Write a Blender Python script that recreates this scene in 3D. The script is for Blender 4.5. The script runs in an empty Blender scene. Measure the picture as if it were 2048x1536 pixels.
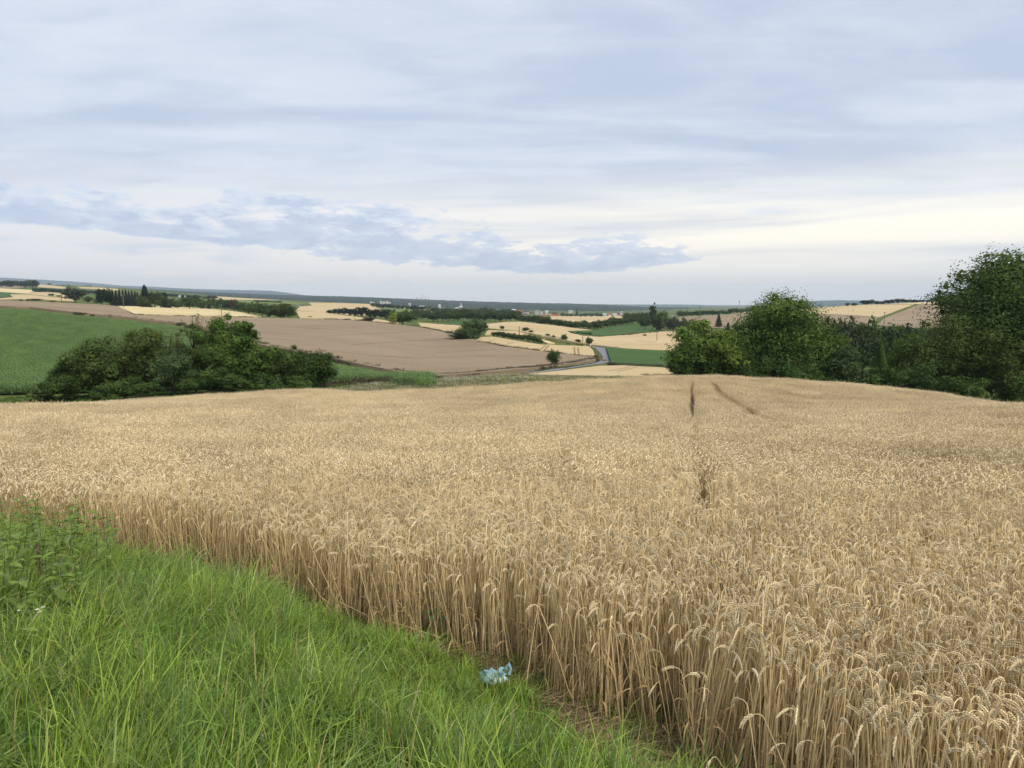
import bpy, math, random
import numpy as np
from mathutils import Vector, Matrix, Euler
from mathutils.geometry import delaunay_2d_cdt

R = np.random.default_rng(11)
random.seed(11)
SC = bpy.context.scene
COL = SC.collection

# ------------------------------------------------------------------ camera
F = 1420.0                       # focal length in pixels of the 2048 wide photograph
PITCH = math.radians(6.42)
CZ = 1.7                         # eye height above the ground it stands on
cam = bpy.data.cameras.new("camera")
cam.sensor_width = 36.0
cam.lens = 36.0 * F / 2048.0
cam.clip_start = 0.1
cam.clip_end = 40000.0
camo = bpy.data.objects.new("camera", cam)
COL.objects.link(camo)
camo.location = (0, 0, CZ)
camo.rotation_euler = (math.pi / 2 - PITCH, 0, 0)
SC.camera = camo

# ------------------------------------------------------------------ node helpers
class NT:
    def __init__(s, tree):
        s.t = tree
    def n(s, kind, **kw):
        x = s.t.nodes.new(kind)
        for k, v in kw.items():
            setattr(x, k, v)
        return x
    def put(s, sock, v):
        if isinstance(v, bpy.types.NodeSocket):
            s.t.links.new(v, sock)
        elif v is not None:
            sock.default_value = v
    def m(s, op, a, b=None, c=None, clamp=False):
        x = s.n('ShaderNodeMath', operation=op, use_clamp=clamp)
        s.put(x.inputs[0], a)
        if b is not None: s.put(x.inputs[1], b)
        if c is not None: s.put(x.inputs[2], c)
        return x.outputs[0]
    def ramp(s, v, a, b, lo=0.0, hi=1.0, smooth=True):
        x = s.n('ShaderNodeMapRange', interpolation_type='SMOOTHSTEP' if smooth else 'LINEAR')
        x.clamp = True
        s.put(x.inputs[0], v)
        for i, q in zip((1, 2, 3, 4), (a, b, lo, hi)): s.put(x.inputs[i], q)
        return x.outputs[0]
    def mix(s, f, a, b):
        x = s.n('ShaderNodeMix', data_type='RGBA')
        s.put(x.inputs[0], f)
        s.put(x.inputs[6], a if isinstance(a, bpy.types.NodeSocket) else (*a, 1))
        s.put(x.inputs[7], b if isinstance(b, bpy.types.NodeSocket) else (*b, 1))
        return x.outputs[2]
    def mul(s, a, b):
        x = s.n('ShaderNodeMix', data_type='RGBA', blend_type='MULTIPLY')
        x.inputs[0].default_value = 1
        s.put(x.inputs[6], a if isinstance(a, bpy.types.NodeSocket) else (*a, 1))
        s.put(x.inputs[7], b if isinstance(b, bpy.types.NodeSocket) else (*b, 1))
        return x.outputs[2]
    def xyz(s, x, y, z):
        c = s.n('ShaderNodeCombineXYZ')
        for i, q in enumerate((x, y, z)): s.put(c.inputs[i], q)
        return c.outputs[0]
    def noise(s, vec, scale, detail=4.0, rough=0.55, dist=0.0):
        x = s.n('ShaderNodeTexNoise')
        s.put(x.inputs['Vector'], vec)
        x.inputs['Scale'].default_value = scale
        x.inputs['Detail'].default_value = detail
        x.inputs['Roughness'].default_value = rough
        x.inputs['Distortion'].default_value = dist
        return x.outputs['Fac']
    def curve(s, v, pts, lo, hi):
        """piecewise curve of v over [lo,hi] given as points (v, value in 0..1)"""
        c = s.n('ShaderNodeFloatCurve')
        s.put(c.inputs['Value'], s.ramp(v, lo, hi, 0, 1, False))
        cm = c.mapping.curves[0]
        while len(cm.points) > 2: cm.points.remove(cm.points[1])
        q = [((p[0] - lo) / (hi - lo), p[1]) for p in pts]
        cm.points[0].location = q[0]
        cm.points[1].location = q[-1]
        for p in q[1:-1]: cm.points.new(*p)
        c.mapping.update()
        return c.outputs[0]

# ------------------------------------------------------------------ sky: thin sheet cloud, low cumulus, clear sky behind
SUN_EL, SUN_AZ = math.radians(52), math.radians(140)     # azimuth from +Y towards +X
w = bpy.data.worlds.new("World")
SC.world = w
w.use_nodes = True
w.node_tree.nodes.clear()
N = NT(w.node_tree)
out = N.n('ShaderNodeOutputWorld')
tc = N.n('ShaderNodeTexCoord')
sep = N.n('ShaderNodeSeparateXYZ')
N.put(sep.inputs[0], tc.outputs['Generated'])
dx, dy, dz = sep.outputs
hor = N.m('SQRT', N.m('ADD', N.m('MULTIPLY', dx, dx), N.m('MULTIPLY', dy, dy)))
v = N.m('DIVIDE', dz, N.m('MAXIMUM', hor, 0.02))          # tangent of the elevation
az = N.m('ARCTAN2', dx, dy)                               # 0 ahead, + to the right
den = N.m('ADD', N.m('MAXIMUM', dz, 0.0), 0.10)
pl = N.xyz(N.m('DIVIDE', dx, den), N.m('DIVIDE', dy, den), 0.0)   # position on the cloud sheet
mp = N.n('ShaderNodeMapping')
N.put(mp.inputs['Vector'], pl)
mp.inputs['Rotation'].default_value = (0, 0, math.radians(-9))
mp.inputs['Scale'].default_value = (0.42, 1.0, 1.0)
n1 = N.noise(mp.outputs[0], 0.85, 6, 0.55, 0.6)
n2 = N.noise(mp.outputs[0], 3.2, 5, 0.6, 0.4)
nb = N.m('ADD', N.m('MULTIPLY', n1, 0.66), N.m('MULTIPLY', n2, 0.34))
veil = N.mix(N.ramp(nb, 0.38, 0.62), (0.465, 0.530, 0.655), (0.665, 0.712, 0.795))
# brighter, warmer towards the low west (right) where the sheet thins out
low = N.ramp(v, 0.085, 0.20, 1, 0)
warm = N.ramp(az, -0.75, 0.45)
wst = N.noise(N.xyz(N.m('MULTIPLY', az, 1.6), N.m('MULTIPLY', v, 26.0), 3.0), 1.0, 5, 0.55, 0.3)
lowcol = N.mix(warm, (0.80, 0.775, 0.785), (1.14, 1.04, 0.86))
lowamt = N.m('MULTIPLY', low, N.ramp(wst, 0.30, 0.55, 0.35, 1.0))
veil = N.mix(lowamt, veil, lowcol)
# thin pale haze just over the horizon
veil = N.mix(N.ramp(v, 0.0, 0.095, 0.95, 0.0), veil, N.mix(warm, (1.02, 0.93, 0.88), (1.02, 0.95, 0.89)))
# clear sky behind shows through a few thin places
sky = N.n('ShaderNodeTexSky', sky_type='NISHITA')
sky.sun_disc = False
sky.sun_elevation = SUN_EL
sky.sun_rotation = SUN_AZ
sky.air_density = 1.0
sky.dust_density = 1.5
skyc = N.n('ShaderNodeVectorMath', operation='SCALE')
N.put(skyc.inputs[0], sky.outputs[0])
skyc.inputs['Scale'].default_value = 0.10
hole = N.noise(N.xyz(N.m('MULTIPLY', az, 3.0), N.m('MULTIPLY', v, 22.0), 7.3), 1.0, 4, 0.5, 0.5)
hole = N.m('MULTIPLY', N.ramp(hole, 0.58, 0.72), N.m('MULTIPLY', N.ramp(v, 0.09, 0.12), N.ramp(v, 0.14, 0.19, 1, 0)))
allsky = N.mix(N.m('MULTIPLY', hole, 0.55), veil, (0.60, 0.72, 0.88))
allsky = N.mix(0.08, allsky, skyc.outputs[0])
# long bank of low cumulus with a flat base: base height falls to the right as the bank runs away
base = N.curve(az, [(-1.6, .60), (-.62, .46), (-.48, .42), (-.36, .375), (-.22, .31), (-.1, .26), (.0, .225), (.06, .215),
                    (.2, .25), (.3, .30), (1.6, .2)], -1.6, 1.6)
base = N.m('MULTIPLY', base, 0.2)
thick = N.curve(az, [(-1.6, .5), (-.64, .42), (-.5, .36), (-.42, .30), (-.34, .70), (-.2, .72), (-.10, .55), (-.02, .42), (.05, .30),
                     (.14, .45), (.19, .42), (.235, .38), (.3, .3), (1.6, .3)], -1.6, 1.6)
thick = N.m('MULTIPLY', thick, 0.125)
cv = N.xyz(N.m('MULTIPLY', az, 17.0), N.m('MULTIPLY', v, 56.0), 6.2)
c1 = N.noise(cv, 1.0, 10, 0.66, 0.25)
c2 = N.noise(N.xyz(N.m('MULTIPLY', az, 26.0), N.m('MULTIPLY', v, 55.0), 9.1), 1.0, 5, 0.6, 0.2)
rel = N.m('DIVIDE', N.m('SUBTRACT', v, base), N.m('ADD', thick, 0.003))
relb = N.m('ADD', rel, N.m('MULTIPLY', N.m('SUBTRACT', c2, 0.5), 0.25))
prof = N.m('MULTIPLY', N.ramp(relb, -0.10, 0.10), N.ramp(rel, 0.25, 1.25, 1.0, 0.0, False))
prof = N.m('MULTIPLY', prof, N.ramp(N.m('ADD', az, N.m('MULTIPLY', N.m('SUBTRACT', c1, 0.5), 0.9)), 0.15, 0.33, 1.0, 0.0))
cumd = N.m('SUBTRACT', N.m('ADD', N.m('MULTIPLY', c1, 1.9), N.m('MULTIPLY', prof, 0.52)), 1.145)
cum = N.m('MULTIPLY', N.ramp(cumd, 0.0, 0.10), N.ramp(prof, 0.02, 0.16))
cumcol = N.mix(N.ramp(c2, 0.32, 0.68), (0.39, 0.475, 0.655), (0.52, 0.595, 0.74))
cumcol = N.mix(N.ramp(cumd, 0.10, 0.30), (0.60, 0.67, 0.79), cumcol)
allsky = N.mix(N.m('MULTIPLY', cum, 0.80), allsky, cumcol)
# fainter second bank under it on the left, and small sunlit puffs low over the far hills
s1 = N.noise(N.xyz(N.m('MULTIPLY', az, 9.0), N.m('MULTIPLY', v, 60.0), 4.4), 1.0, 6, 0.55, 0.3)
s1 = N.m('MULTIPLY', N.ramp(s1, 0.46, 0.60), N.m('MULTIPLY', N.ramp(v, 0.045, 0.058), N.ramp(v, 0.066, 0.082, 1, 0)))
s1 = N.m('MULTIPLY', s1, N.ramp(az, -0.42, -0.30, 1, 0))
allsky = N.mix(N.m('MULTIPLY', s1, 0.6), allsky, (0.50, 0.59, 0.74))
s2 = N.noise(N.xyz(N.m('MULTIPLY', az, 17.0), N.m('MULTIPLY', v, 70.0), 2.2), 1.0, 6, 0.6, 0.4)
s2 = N.m('MULTIPLY', N.ramp(s2, 0.46, 0.54), N.m('MULTIPLY', N.ramp(v, 0.014, 0.030), N.ramp(v, 0.034, 0.046, 1, 0)))
allsky = N.mix(N.m('MULTIPLY', s2, 0.8), allsky, (1.02, 0.93, 0.82))
bg = N.n('ShaderNodeBackground')
N.put(bg.inputs['Color'], allsky)
bg.inputs['Strength'].default_value = 0.60
N.put(out.inputs['Surface'], bg.outputs[0])

# ------------------------------------------------------------------ sun behind thin cloud
sl = bpy.data.lights.new("sun", 'SUN')
sl.energy = 1.5
sl.angle = math.radians(10)
sl.color = (1.0, 0.93, 0.82)
so = bpy.data.objects.new("sun", sl)
COL.objects.link(so)
sd = Vector((math.sin(SUN_AZ) * math.cos(SUN_EL), math.cos(SUN_AZ) * math.cos(SUN_EL), math.sin(SUN_EL)))
so.rotation_euler = (-sd).to_track_quat('-Z', 'Y').to_euler()
so.location = (40, -40, 60)

SC.view_settings.view_transform = 'Standard'
SC.view_settings.look = 'None'
SC.view_settings.exposure = 1.05
SC.view_settings.gamma = 1.0
SC.view_settings.use_curve_mapping = False
SC.render.engine = 'CYCLES'
SC.cycles.max_bounces = 6
SC.cycles.diffuse_bounces = 2
SC.cycles.transmission_bounces = 3
SC.cycles.volume_bounces = 0
# ------------------------------------------------------------------ terrain
def ray(px, py):
    """pixel of the 2048x1536 photograph -> (X/Y, Z/Y) of its line of sight"""
    a = (px - 1024.0) / F
    b = (768.0 - py) / F
    y = math.cos(PITCH) + b * math.sin(PITCH)
    z = -math.sin(PITCH) + b * math.cos(PITCH)
    return a / y, z / y

def pchip(x, y, xq):
    x = np.asarray(x, float); y = np.asarray(y, float)
    h = np.diff(x); d = np.diff(y) / h
    m = np.zeros_like(y)
    for i in range(1, len(x) - 1):
        if d[i - 1] * d[i] > 0:
            w1 = 2 * h[i] + h[i - 1]; w2 = h[i] + 2 * h[i - 1]
            m[i] = (w1 + w2) / (w1 / d[i - 1] + w2 / d[i])
    m[0], m[-1] = d[0], d[-1]
    xq = np.clip(xq, x[0], x[-1])
    i = np.clip(np.searchsorted(x, xq) - 1, 0, len(x) - 2)
    t = (xq - x[i]) / h[i]
    return ((1 + 2 * t) * (1 - t) ** 2 * y[i] + t * (1 - t) ** 2 * h[i] * m[i]
            + t * t * (3 - 2 * t) * y[i + 1] + t * t * (t - 1) * h[i] * m[i + 1])

PXC = [-500, 0, 120, 250, 500, 620, 700, 870, 1050, 1200, 1380, 1600, 1850, 2048, 2500]
ROWS = {                          # depth in metres: height of the land in each column, as the row of the photograph it appears on
    75:   [850, 820, 811, 802, 787, 781, 786, 781, 770, 761, 753, 762, 784, 815, 870],
    92:   [820, 797, 796, 793, 785, 779, 777, 772, 763, 757, 777, 802, 822, 850, 880],
    140:  [740, 720, 722, 726, 735, 739, 742, 757, 747, 746, 757, 800, 800, 830, 850],
    190:  [680, 660, 665, 672, 690, 699, 705, 725, 736, 730, 736, 765, 770, 790, 800],
    260:  [622, 620, 627, 638, 663, 673, 680, 697, 690, 698, 705, 720, 725, 740, 745],
    380:  [600, 604, 609, 617, 633, 637, 640, 659, 660, 678, 681, 688, 690, 690, 690],
    550:  [590, 598, 602, 611, 625, 629, 632, 645, 643, 656, 664, 662, 655, 645, 640],
    800:  [580, 592, 595, 602, 615, 619, 622, 634, 636, 642, 633, 618, 605, 601, 600],
    1300: [570, 578, 583, 588, 602, 607, 612, 624, 632, 635, 634, 626, 622, 620, 620],
    2000: [562, 568, 570, 576, 597, 602, 606, 617, 626, 629, 626, 623, 622, 622, 622],
    3500: [575, 576, 578, 585, 601, 605, 608, 613, 618, 620, 619, 618, 618, 618, 618],
    16000: [610] * 15,
}
UC = np.array([ray(p, 660)[0] for p in PXC])
G0, G1 = -2.2, -0.113             # the wheat field's soil falls away ahead
_ys = [25.0, 45.0] + [float(k) for k in ROWS]
_tab = np.zeros((len(_ys), len(PXC)))
for i, y_ in enumerate(_ys):
    if i < 2:
        _tab[i] = G0 / y_ + G1
    else:
        _tab[i] = [ray(p, q)[1] for p, q in zip(PXC, list(ROWS.values())[i - 2])]
        if y_ == 75: _tab[i] -= 0.8 / 75
NU, NL = 260, 520
UD = np.linspace(UC[0], UC[-1], NU)
LD = np.linspace(math.log(25), math.log(16000), NL)
_t1 = np.array([pchip(np.log(_ys), _tab[:, j], LD) for j in range(len(PXC))])      # columns x NL
_TD = np.array([pchip(UC, _t1[:, k], UD) for k in range(NL)])                       # NL x NU

# edge between the grass and the wheat, in plan
EX = np.array([-60, -25, -12, -8.06, -6.16, -5.24, -3.98, -3.34, -2.72, -2.16, -1.73, -1.35, -1.06, -.72, -.43, -.27, .06, .30, .67, .88, 1.01, 1.12, 1.6, 2.4, 3.2, 6.0, 20])
EY = np.array([38, 19, 12.4, 10.4, 9.25, 8.75, 8.1, 7.75, 7.25, 6.85, 6.38, 6.03, 5.78, 5.63, 5.49, 5.38, 5.02, 4.68, 4.28, 4.04, 3.76, 3.45, 2.55, 1.2, -0.1, -5, -28])
def side(X, Y):
    """distance to the wheat's edge, positive on the grass side"""
    return (np.interp(X, EX, EY) - Y) * 0.77

def TZ(X, Y):
    X = np.asarray(X, float); Y = np.asarray(Y, float)
    X, Y = np.broadcast_arrays(X, Y)
    s = side(X, Y)
    bank = 0.62 * (1 - np.exp(-np.maximum(s, 0) * 0.14 / 0.62 * 1.6)) + np.where(s > 0, 0.03 * np.sin(X * 2.1 + 1) * np.sin(Y * 1.7) * np.minimum(s, 1), 0)
    near = G0 + G1 * Y + bank
    Yc = np.maximum(Y, 25.0)
    u = np.clip(X / Yc, UD[0], UD[-1])
    l = np.clip(np.log(Yc), LD[0], LD[-1])
    fu = (u - UD[0]) / (UD[1] - UD[0]); fl = (l - LD[0]) / (LD[1] - LD[0])
    iu = np.clip(fu.astype(int), 0, NU - 2); il = np.clip(fl.astype(int), 0, NL - 2)
    fu = fu - iu; fl = fl - il
    t = (_TD[il, iu] * (1 - fl) * (1 - fu) + _TD[il + 1, iu] * fl * (1 - fu) + _TD[il, iu + 1] * (1 - fl) * fu + _TD[il + 1, iu + 1] * fl * fu)
    return np.where(Y < 25, near, t * Yc) + CZ

_SY = np.exp(np.linspace(math.log(2.5), math.log(15000), 6000))
def hit(px, py, h=0.0):
    """where the line of sight through a pixel meets the land (or a crop standing h high on it)"""
    u, t = ray(px, py)
    g = TZ(u * _SY, _SY) + h - CZ - t * _SY
    gg0 = np.where(_SY < (20.0 if h > 1.0 else 2.5), -1.0, g)
    k = np.argmax(gg0 > 0)
    if gg0[k] <= 0:
        k = int(np.argmax(g / _SY))
    Yh = _SY[k]
    return u * Yh, float(Yh)

def at(px, Yd):
    u, _ = ray(px, 650)
    return u * Yd, Yd

# ------------------------------------------------------------------ object helpers
def mesh(name, V, T, C=None, mat=None, smooth=False, quads=False):
    me = bpy.data.meshes.new(name)
    V = np.ascontiguousarray(V, dtype=np.float32); T = np.ascontiguousarray(T, dtype=np.int32)
    k = T.shape[1]
    me.vertices.add(len(V)); me.vertices.foreach_set('co', V.ravel())
    me.loops.add(T.size); me.loops.foreach_set('vertex_index', T.ravel())
    me.polygons.add(len(T))
    me.polygons.foreach_set('loop_start', np.arange(0, T.size, k, dtype=np.int32))
    me.polygons.foreach_set('use_smooth', np.full(len(T), bool(smooth)))
    if C is not None:
        a = me.color_attributes.new('tint', 'FLOAT_COLOR', 'POINT')
        cc = np.ones((len(V), 4), np.float32); cc[:, :3] = C
        a.data.foreach_set('color', cc.ravel())
    me.update(calc_edges=True)
    if mat: me.materials.append(mat)
    return me

def obj(name, me, parent=None, loc=None):
    o = bpy.data.objects.new(name, me)
    COL.objects.link(o)
    if parent is not None: o.parent = parent
    if loc is not None: o.location = loc
    return o

def tag(o, label, cat, group=None):
    o['label'] = label; o['category'] = cat
    if group: o['group'] = group
    return o

def thing(name, label, cat, loc, group=None, rotz=0.0, scale=None):
    o = bpy.data.objects.new(name, None)
    COL.objects.link(o)
    o.empty_display_size = 0.2
    o.location = loc; o.rotation_euler = (0, 0, rotz)
    if scale is not None: o.scale = scale
    return tag(o, label, cat, group)

def kind(o, k):
    o['kind'] = k
    return o

class Acc:
    """collects triangles with a colour"""
    def __init__(s): s.V = []; s.T = []; s.C = []; s.n = 0
    def add(s, V, T, c):
        V = np.asarray(V, float); T = np.asarray(T, int)
        s.V.append(V); s.T.append(T + s.n)
        c = np.asarray(c, float)
        s.C.append(np.tile(c, (len(V), 1)) if c.ndim == 1 else c)
        s.n += len(V)
    def arrays(s): return np.concatenate(s.V), np.concatenate(s.T), np.concatenate(s.C)
    def mesh(s, name, mat, smooth=False):
        V, T, C = s.arrays()
        return mesh(name, V, T, C, mat, smooth)

def tube(P, rad, k=3, cap=False):
    P = np.asarray(P, float); n = len(P)
    rad = np.broadcast_to(np.asarray(rad, float), (n,))
    d = np.gradient(P, axis=0); d /= np.linalg.norm(d, axis=1)[:, None] + 1e-12
    ref = np.array([0.0, 0, 1]) if abs(d[:, 2]).mean() < 0.8 else np.array([1.0, 0.1, 0])
    a = np.cross(d, ref); a /= np.linalg.norm(a, axis=1)[:, None] + 1e-12
    b = np.cross(d, a)
    th = np.arange(k) * 2 * math.pi / k
    V = P[:, None] + rad[:, None, None] * (np.cos(th)[None, :, None] * a[:, None] + np.sin(th)[None, :, None] * b[:, None])
    V = V.reshape(-1, 3)
    i = np.arange(n - 1)[:, None] * k; j = np.arange(k)[None]; j2 = (j + 1) % k
    A = (i + j).ravel(); B = (i + j2).ravel(); C_ = (i + k + j2).ravel(); D = (i + k + j).ravel()
    T = np.concatenate([np.stack([A, B, C_], 1), np.stack([A, C_, D], 1)])
    if cap:
        c = [[(n - 1) * k, (n - 1) * k + q, (n - 1) * k + q + 1] for q in range(1, k - 1)]
        T = np.concatenate([T, np.array(c)])
    return V, T

def box(x0, x1, y0, y1, z0, z1):
    V = np.array([[x, y, z] for z in (z0, z1) for y in (y0, y1) for x in (x0, x1)], float)
    T = np.array([[0, 2, 1], [1, 2, 3], [4, 5, 6], [5, 7, 6], [0, 1, 4], [1, 5, 4], [2, 6, 3], [3, 6, 7], [0, 4, 2], [2, 4, 6], [1, 3, 5], [3, 7, 5]])
    return V, T

# ------------------------------------------------------------------ materials
def material(name):
    m = bpy.data.materials.new(name)
    m.use_nodes = True
    m.node_tree.nodes.clear()
    q = NT(m.node_tree)
    o = q.n('ShaderNodeOutputMaterial')
    return m, q, o

def bsdf(q, col, rough=0.8, spec=0.2):
    b = q.n('ShaderNodeBsdfPrincipled')
    q.put(b.inputs['Base Color'], col if isinstance(col, bpy.types.NodeSocket) else (*col, 1))
    b.inputs['Roughness'].default_value = rough
    b.inputs['Specular IOR Level'].default_value = spec
    return b

def leafmat(name, transl=0.3, rough=0.55, spec=0.25, var=0.25, trcol=(1.25, 1.15, 0.6), broad=0.0):
    """foliage or straw: colour from the piece's own tint, a little different on every copy"""
    m, q, o = material(name)
    at_ = q.n('ShaderNodeAttribute', attribute_name='tint')
    oi = q.n('ShaderNodeObjectInfo')
    c = q.mul(at_.outputs['Color'], q.mix(oi.outputs['Random'], (1 - var, 1 - var, 1 - var), (1 + var, 1 + var, 1 + var)))
    if broad > 0:                            # patches that ripened a little differently
        ge = q.n('ShaderNodeNewGeometry')
        nz = q.noise(ge.outputs['Position'], 0.11, 4, 0.6)
        c = q.mul(c, q.mix(q.ramp(nz, 0.35, 0.65), (1 - broad, 1 - broad * 1.05, 1 - broad * 1.2), (1 + broad, 1 + broad, 1 + broad)))
    b = bsdf(q, c, rough, spec)
    t = q.n('ShaderNodeBsdfTranslucent')
    q.put(t.inputs['Color'], q.mul(c, trcol))
    mx = q.n('ShaderNodeMixShader')
    mx.inputs[0].default_value = transl
    q.put(mx.inputs[1], b.outputs[0]); q.put(mx.inputs[2], t.outputs[0])
    q.put(o.inputs[0], mx.outputs[0])
    return m

def plain(name, col, rough=0.7, spec=0.3, noise=0.12, scale=3.0):
    m, q, o = material(name)
    tc_ = q.n('ShaderNodeTexCoord')
    nz = q.noise(tc_.outputs['Object'], scale, 4)
    c = q.mix(nz, tuple(x * (1 - noise) for x in col), tuple(min(1, x * (1 + noise)) for x in col))
    q.put(o.inputs[0], bsdf(q, c, rough, spec).outputs[0])
    return m

def fieldmat(name, c0, c1, fine=1.2, streak=0.0, ang=0.0, broad=0.02, amt=0.35, bump=0.4, c2=None, lines=0.0):
    """a crop seen from afar: fine grain, broad patches, faint streaks along the drilling direction"""
    m, q, o = material(name)
    tc_ = q.n('ShaderNodeTexCoord')
    P = tc_.outputs['Object']
    mp_ = q.n('ShaderNodeMapping'); q.put(mp_.inputs['Vector'], P)
    mp_.inputs['Rotation'].default_value = (0, 0, ang)
    mp_.inputs['Scale'].default_value = (0.13, 1, 0.3)
    f = q.noise(P, fine, 5, 0.75)
    bnz = q.noise(P, broad, 4, 0.6)
    st = q.noise(mp_.outputs[0], 0.10, 6, 0.7, 0.4)
    x = q.m('ADD', q.m('MULTIPLY', q.ramp(f, 0.25, 0.75, 0, 1, False), amt), q.m('MULTIPLY', q.ramp(bnz, 0.3, 0.7), 1 - amt))
    col = q.mix(x, c0, c1)
    if streak > 0:
        col = q.mix(q.m('MULTIPLY', q.ramp(st, 0.56, 0.72), streak), col, c2 or tuple(k * 0.5 for k in c0))
    b = bsdf(q, col, 0.9, 0.05)
    if bump > 0:
        bp = q.n('ShaderNodeBump')
        bp.inputs['Strength'].default_value = bump
        bp.inputs['Distance'].default_value = 0.5
        q.put(bp.inputs['Height'], f)
        q.put(b.inputs['Normal'], bp.outputs[0])
    q.put(o.inputs[0], b.outputs[0])
    return m

M = {}
M['grass_leaf'] = leafmat('grass_leaf', 0.28, 0.40, 0.4, 0.30)
M['straw'] = leafmat('straw', 0.10, 0.65, 0.12, 0.12, (1.1, 1.0, 0.8), 0.09)
M['leaf'] = leafmat('tree_leaf', 0.22, 0.6, 0.15, 0.10)
M['corn_leaf'] = leafmat('corn_leaf', 0.22, 0.40, 0.4, 0.28)
M['bark'] = plain('bark', (0.075, 0.058, 0.042), 0.9, 0.1, 0.4, 6)
M['deadwood'] = plain('dead_wood', (0.36, 0.33, 0.28), 0.9, 0.1, 0.25, 6)
M['soil'] = plain('soil', (0.105, 0.078, 0.05), 0.95, 0.05, 0.5, 9)
M['asphalt'] = plain('asphalt', (0.20, 0.20, 0.225), 0.9, 0.1, 0.2, 2)
M['pole_wood'] = plain('pole_wood', (0.16, 0.13, 0.10), 0.9, 0.1, 0.2, 3)
M['white_wall'] = plain('white_render', (0.52, 0.50, 0.48), 0.9, 0.1, 0.05, 0.5)
M['cream_wall'] = plain('cream_render', (0.62, 0.54, 0.42), 0.9, 0.1, 0.08, 0.5)
M['red_roof'] = plain('red_roof_tiles', (0.33, 0.12, 0.07), 0.9, 0.1, 0.25, 0.8)
M['dark_roof'] = plain('dark_roof_tiles', (0.10, 0.075, 0.07), 0.9, 0.1, 0.25, 0.8)
M['grey_roof'] = plain('grey_roof', (0.45, 0.46, 0.48), 0.8, 0.2, 0.1, 0.5)
M['window'] = plain('dark_window', (0.03, 0.035, 0.045), 0.2, 0.5, 0.1, 1)
M['copper'] = plain('dark_copper', (0.05, 0.075, 0.07), 0.6, 0.4, 0.2, 1)
M['concrete'] = plain('concrete', (0.38, 0.38, 0.38), 0.9, 0.1, 0.1, 0.05)
M['white_paint'] = plain('white_paint', (0.8, 0.8, 0.78), 0.4, 0.4, 0.03, 1)
M['metal'] = plain('galvanised_metal', (0.35, 0.36, 0.37), 0.5, 0.5, 0.1, 3)
M['verge'] = fieldmat('verge_grass', (0.072, 0.105, 0.022), (0.130, 0.150, 0.048), 0.9, 0.35, 0.3, 0.03, 0.5, 0.5, (0.16, 0.13, 0.06))
M['bankgrass'] = plain('grass_soil', (0.050, 0.044, 0.022), 0.95, 0.05, 0.6, 7)
M['wheat_far'] = fieldmat('distant_ripe_wheat', (0.46, 0.345, 0.185), (0.555, 0.44, 0.255), 1.3, 0.5, 0.2, 0.015, 0.45, 0.35, (0.38, 0.26, 0.13))
M['wheat_pale'] = fieldmat('pale_yellow_wheat', (0.57, 0.45, 0.235), (0.65, 0.53, 0.31), 1.0, 0.2, 0.4, 0.02, 0.4, 0.3, (0.52, 0.40, 0.2))
M['brown_crop'] = fieldmat('brown_ripe_crop', (0.230, 0.172, 0.112), (0.345, 0.265, 0.172), 0.9, 0.9, math.radians(8), 0.02, 0.6, 0.7, (0.165, 0.118, 0.085))
M['track_brown'] = fieldmat('brown_wheel_track', (0.15, 0.105, 0.075), (0.20, 0.145, 0.10), 0.9, 0, 0, 0.05, 0.5, 0.3)
M['green_crop'] = fieldmat('distant_green_crop', (0.050, 0.095, 0.028), (0.085, 0.140, 0.045), 0.8, 0.3, 0.6, 0.02, 0.5, 0.6, (0.03, 0.06, 0.022))
M['grass_field'] = fieldmat('pale_green_meadow', (0.13, 0.185, 0.055), (0.18, 0.22, 0.075), 0.5, 0.2, 0.2, 0.01, 0.4, 0.3)
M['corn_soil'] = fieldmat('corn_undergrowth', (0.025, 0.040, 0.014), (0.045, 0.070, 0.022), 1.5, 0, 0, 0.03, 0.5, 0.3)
M['forest'] = fieldmat('forest_canopy', (0.014, 0.024, 0.014), (0.034, 0.050, 0.026), 0.02, 0.2, 0.2, 0.003, 0.6, 0.8)
M['track'] = fieldmat('wheel_track', (0.22, 0.15, 0.075), (0.30, 0.21, 0.11), 1.0, 0, 0, 0.05, 0.5, 0.2)

# ------------------------------------------------------------------ ground: one sheet to the horizon
def ground_sheet():
    V = []; T = []
    nu = 240
    us = np.linspace(-1.75, 1.75, nu)
    ls = np.concatenate([np.exp(np.linspace(math.log(14), math.log(15000), 330))])
    X = us[None] * ls[:, None]; Y = np.repeat(ls[:, None], nu, 1)
    Z = TZ(X, Y)
    V = np.stack([X, Y, Z], -1).reshape(-1, 3)
    i = (np.arange(len(ls) - 1)[:, None] * nu + np.arange(nu - 1)[None]).ravel()
    T = np.stack([i, i + 1, i + nu + 1, i + nu], 1)
    n0 = len(V)
    # the near part is a plain grid that meets it at 14 m
    xs = us * 14.0
    ys = np.linspace(-30, 14, 90)
    X2, Y2 = np.meshgrid(xs, ys)
    Z2 = TZ(X2, Y2)
    V2 = np.stack([X2, Y2, Z2], -1).reshape(-1, 3)
    i2 = (np.arange(len(ys) - 1)[:, None] * nu + np.arange(nu - 1)[None]).ravel() + n0
    T2 = np.stack([i2, i2 + 1, i2 + nu + 1, i2 + nu], 1)
    me = mesh('ground', np.concatenate([V, V2]), np.concatenate([T, T2]), None, M['verge'], True)
    return kind(obj('ground', me), 'structure')
ground_sheet()

def inpoly(P, poly):
    x, y = P[:, 0], P[:, 1]
    ins = np.zeros(len(P), bool)
    n = len(poly)
    for i in range(n):
        x1, y1 = poly[i]; x2, y2 = poly[(i + 1) % n]
        c = ((y1 > y) != (y2 > y)) & (x < (x2 - x1) * (y - y1) / (y2 - y1 + 1e-30) + x1)
        ins ^= c
    return ins

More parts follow.
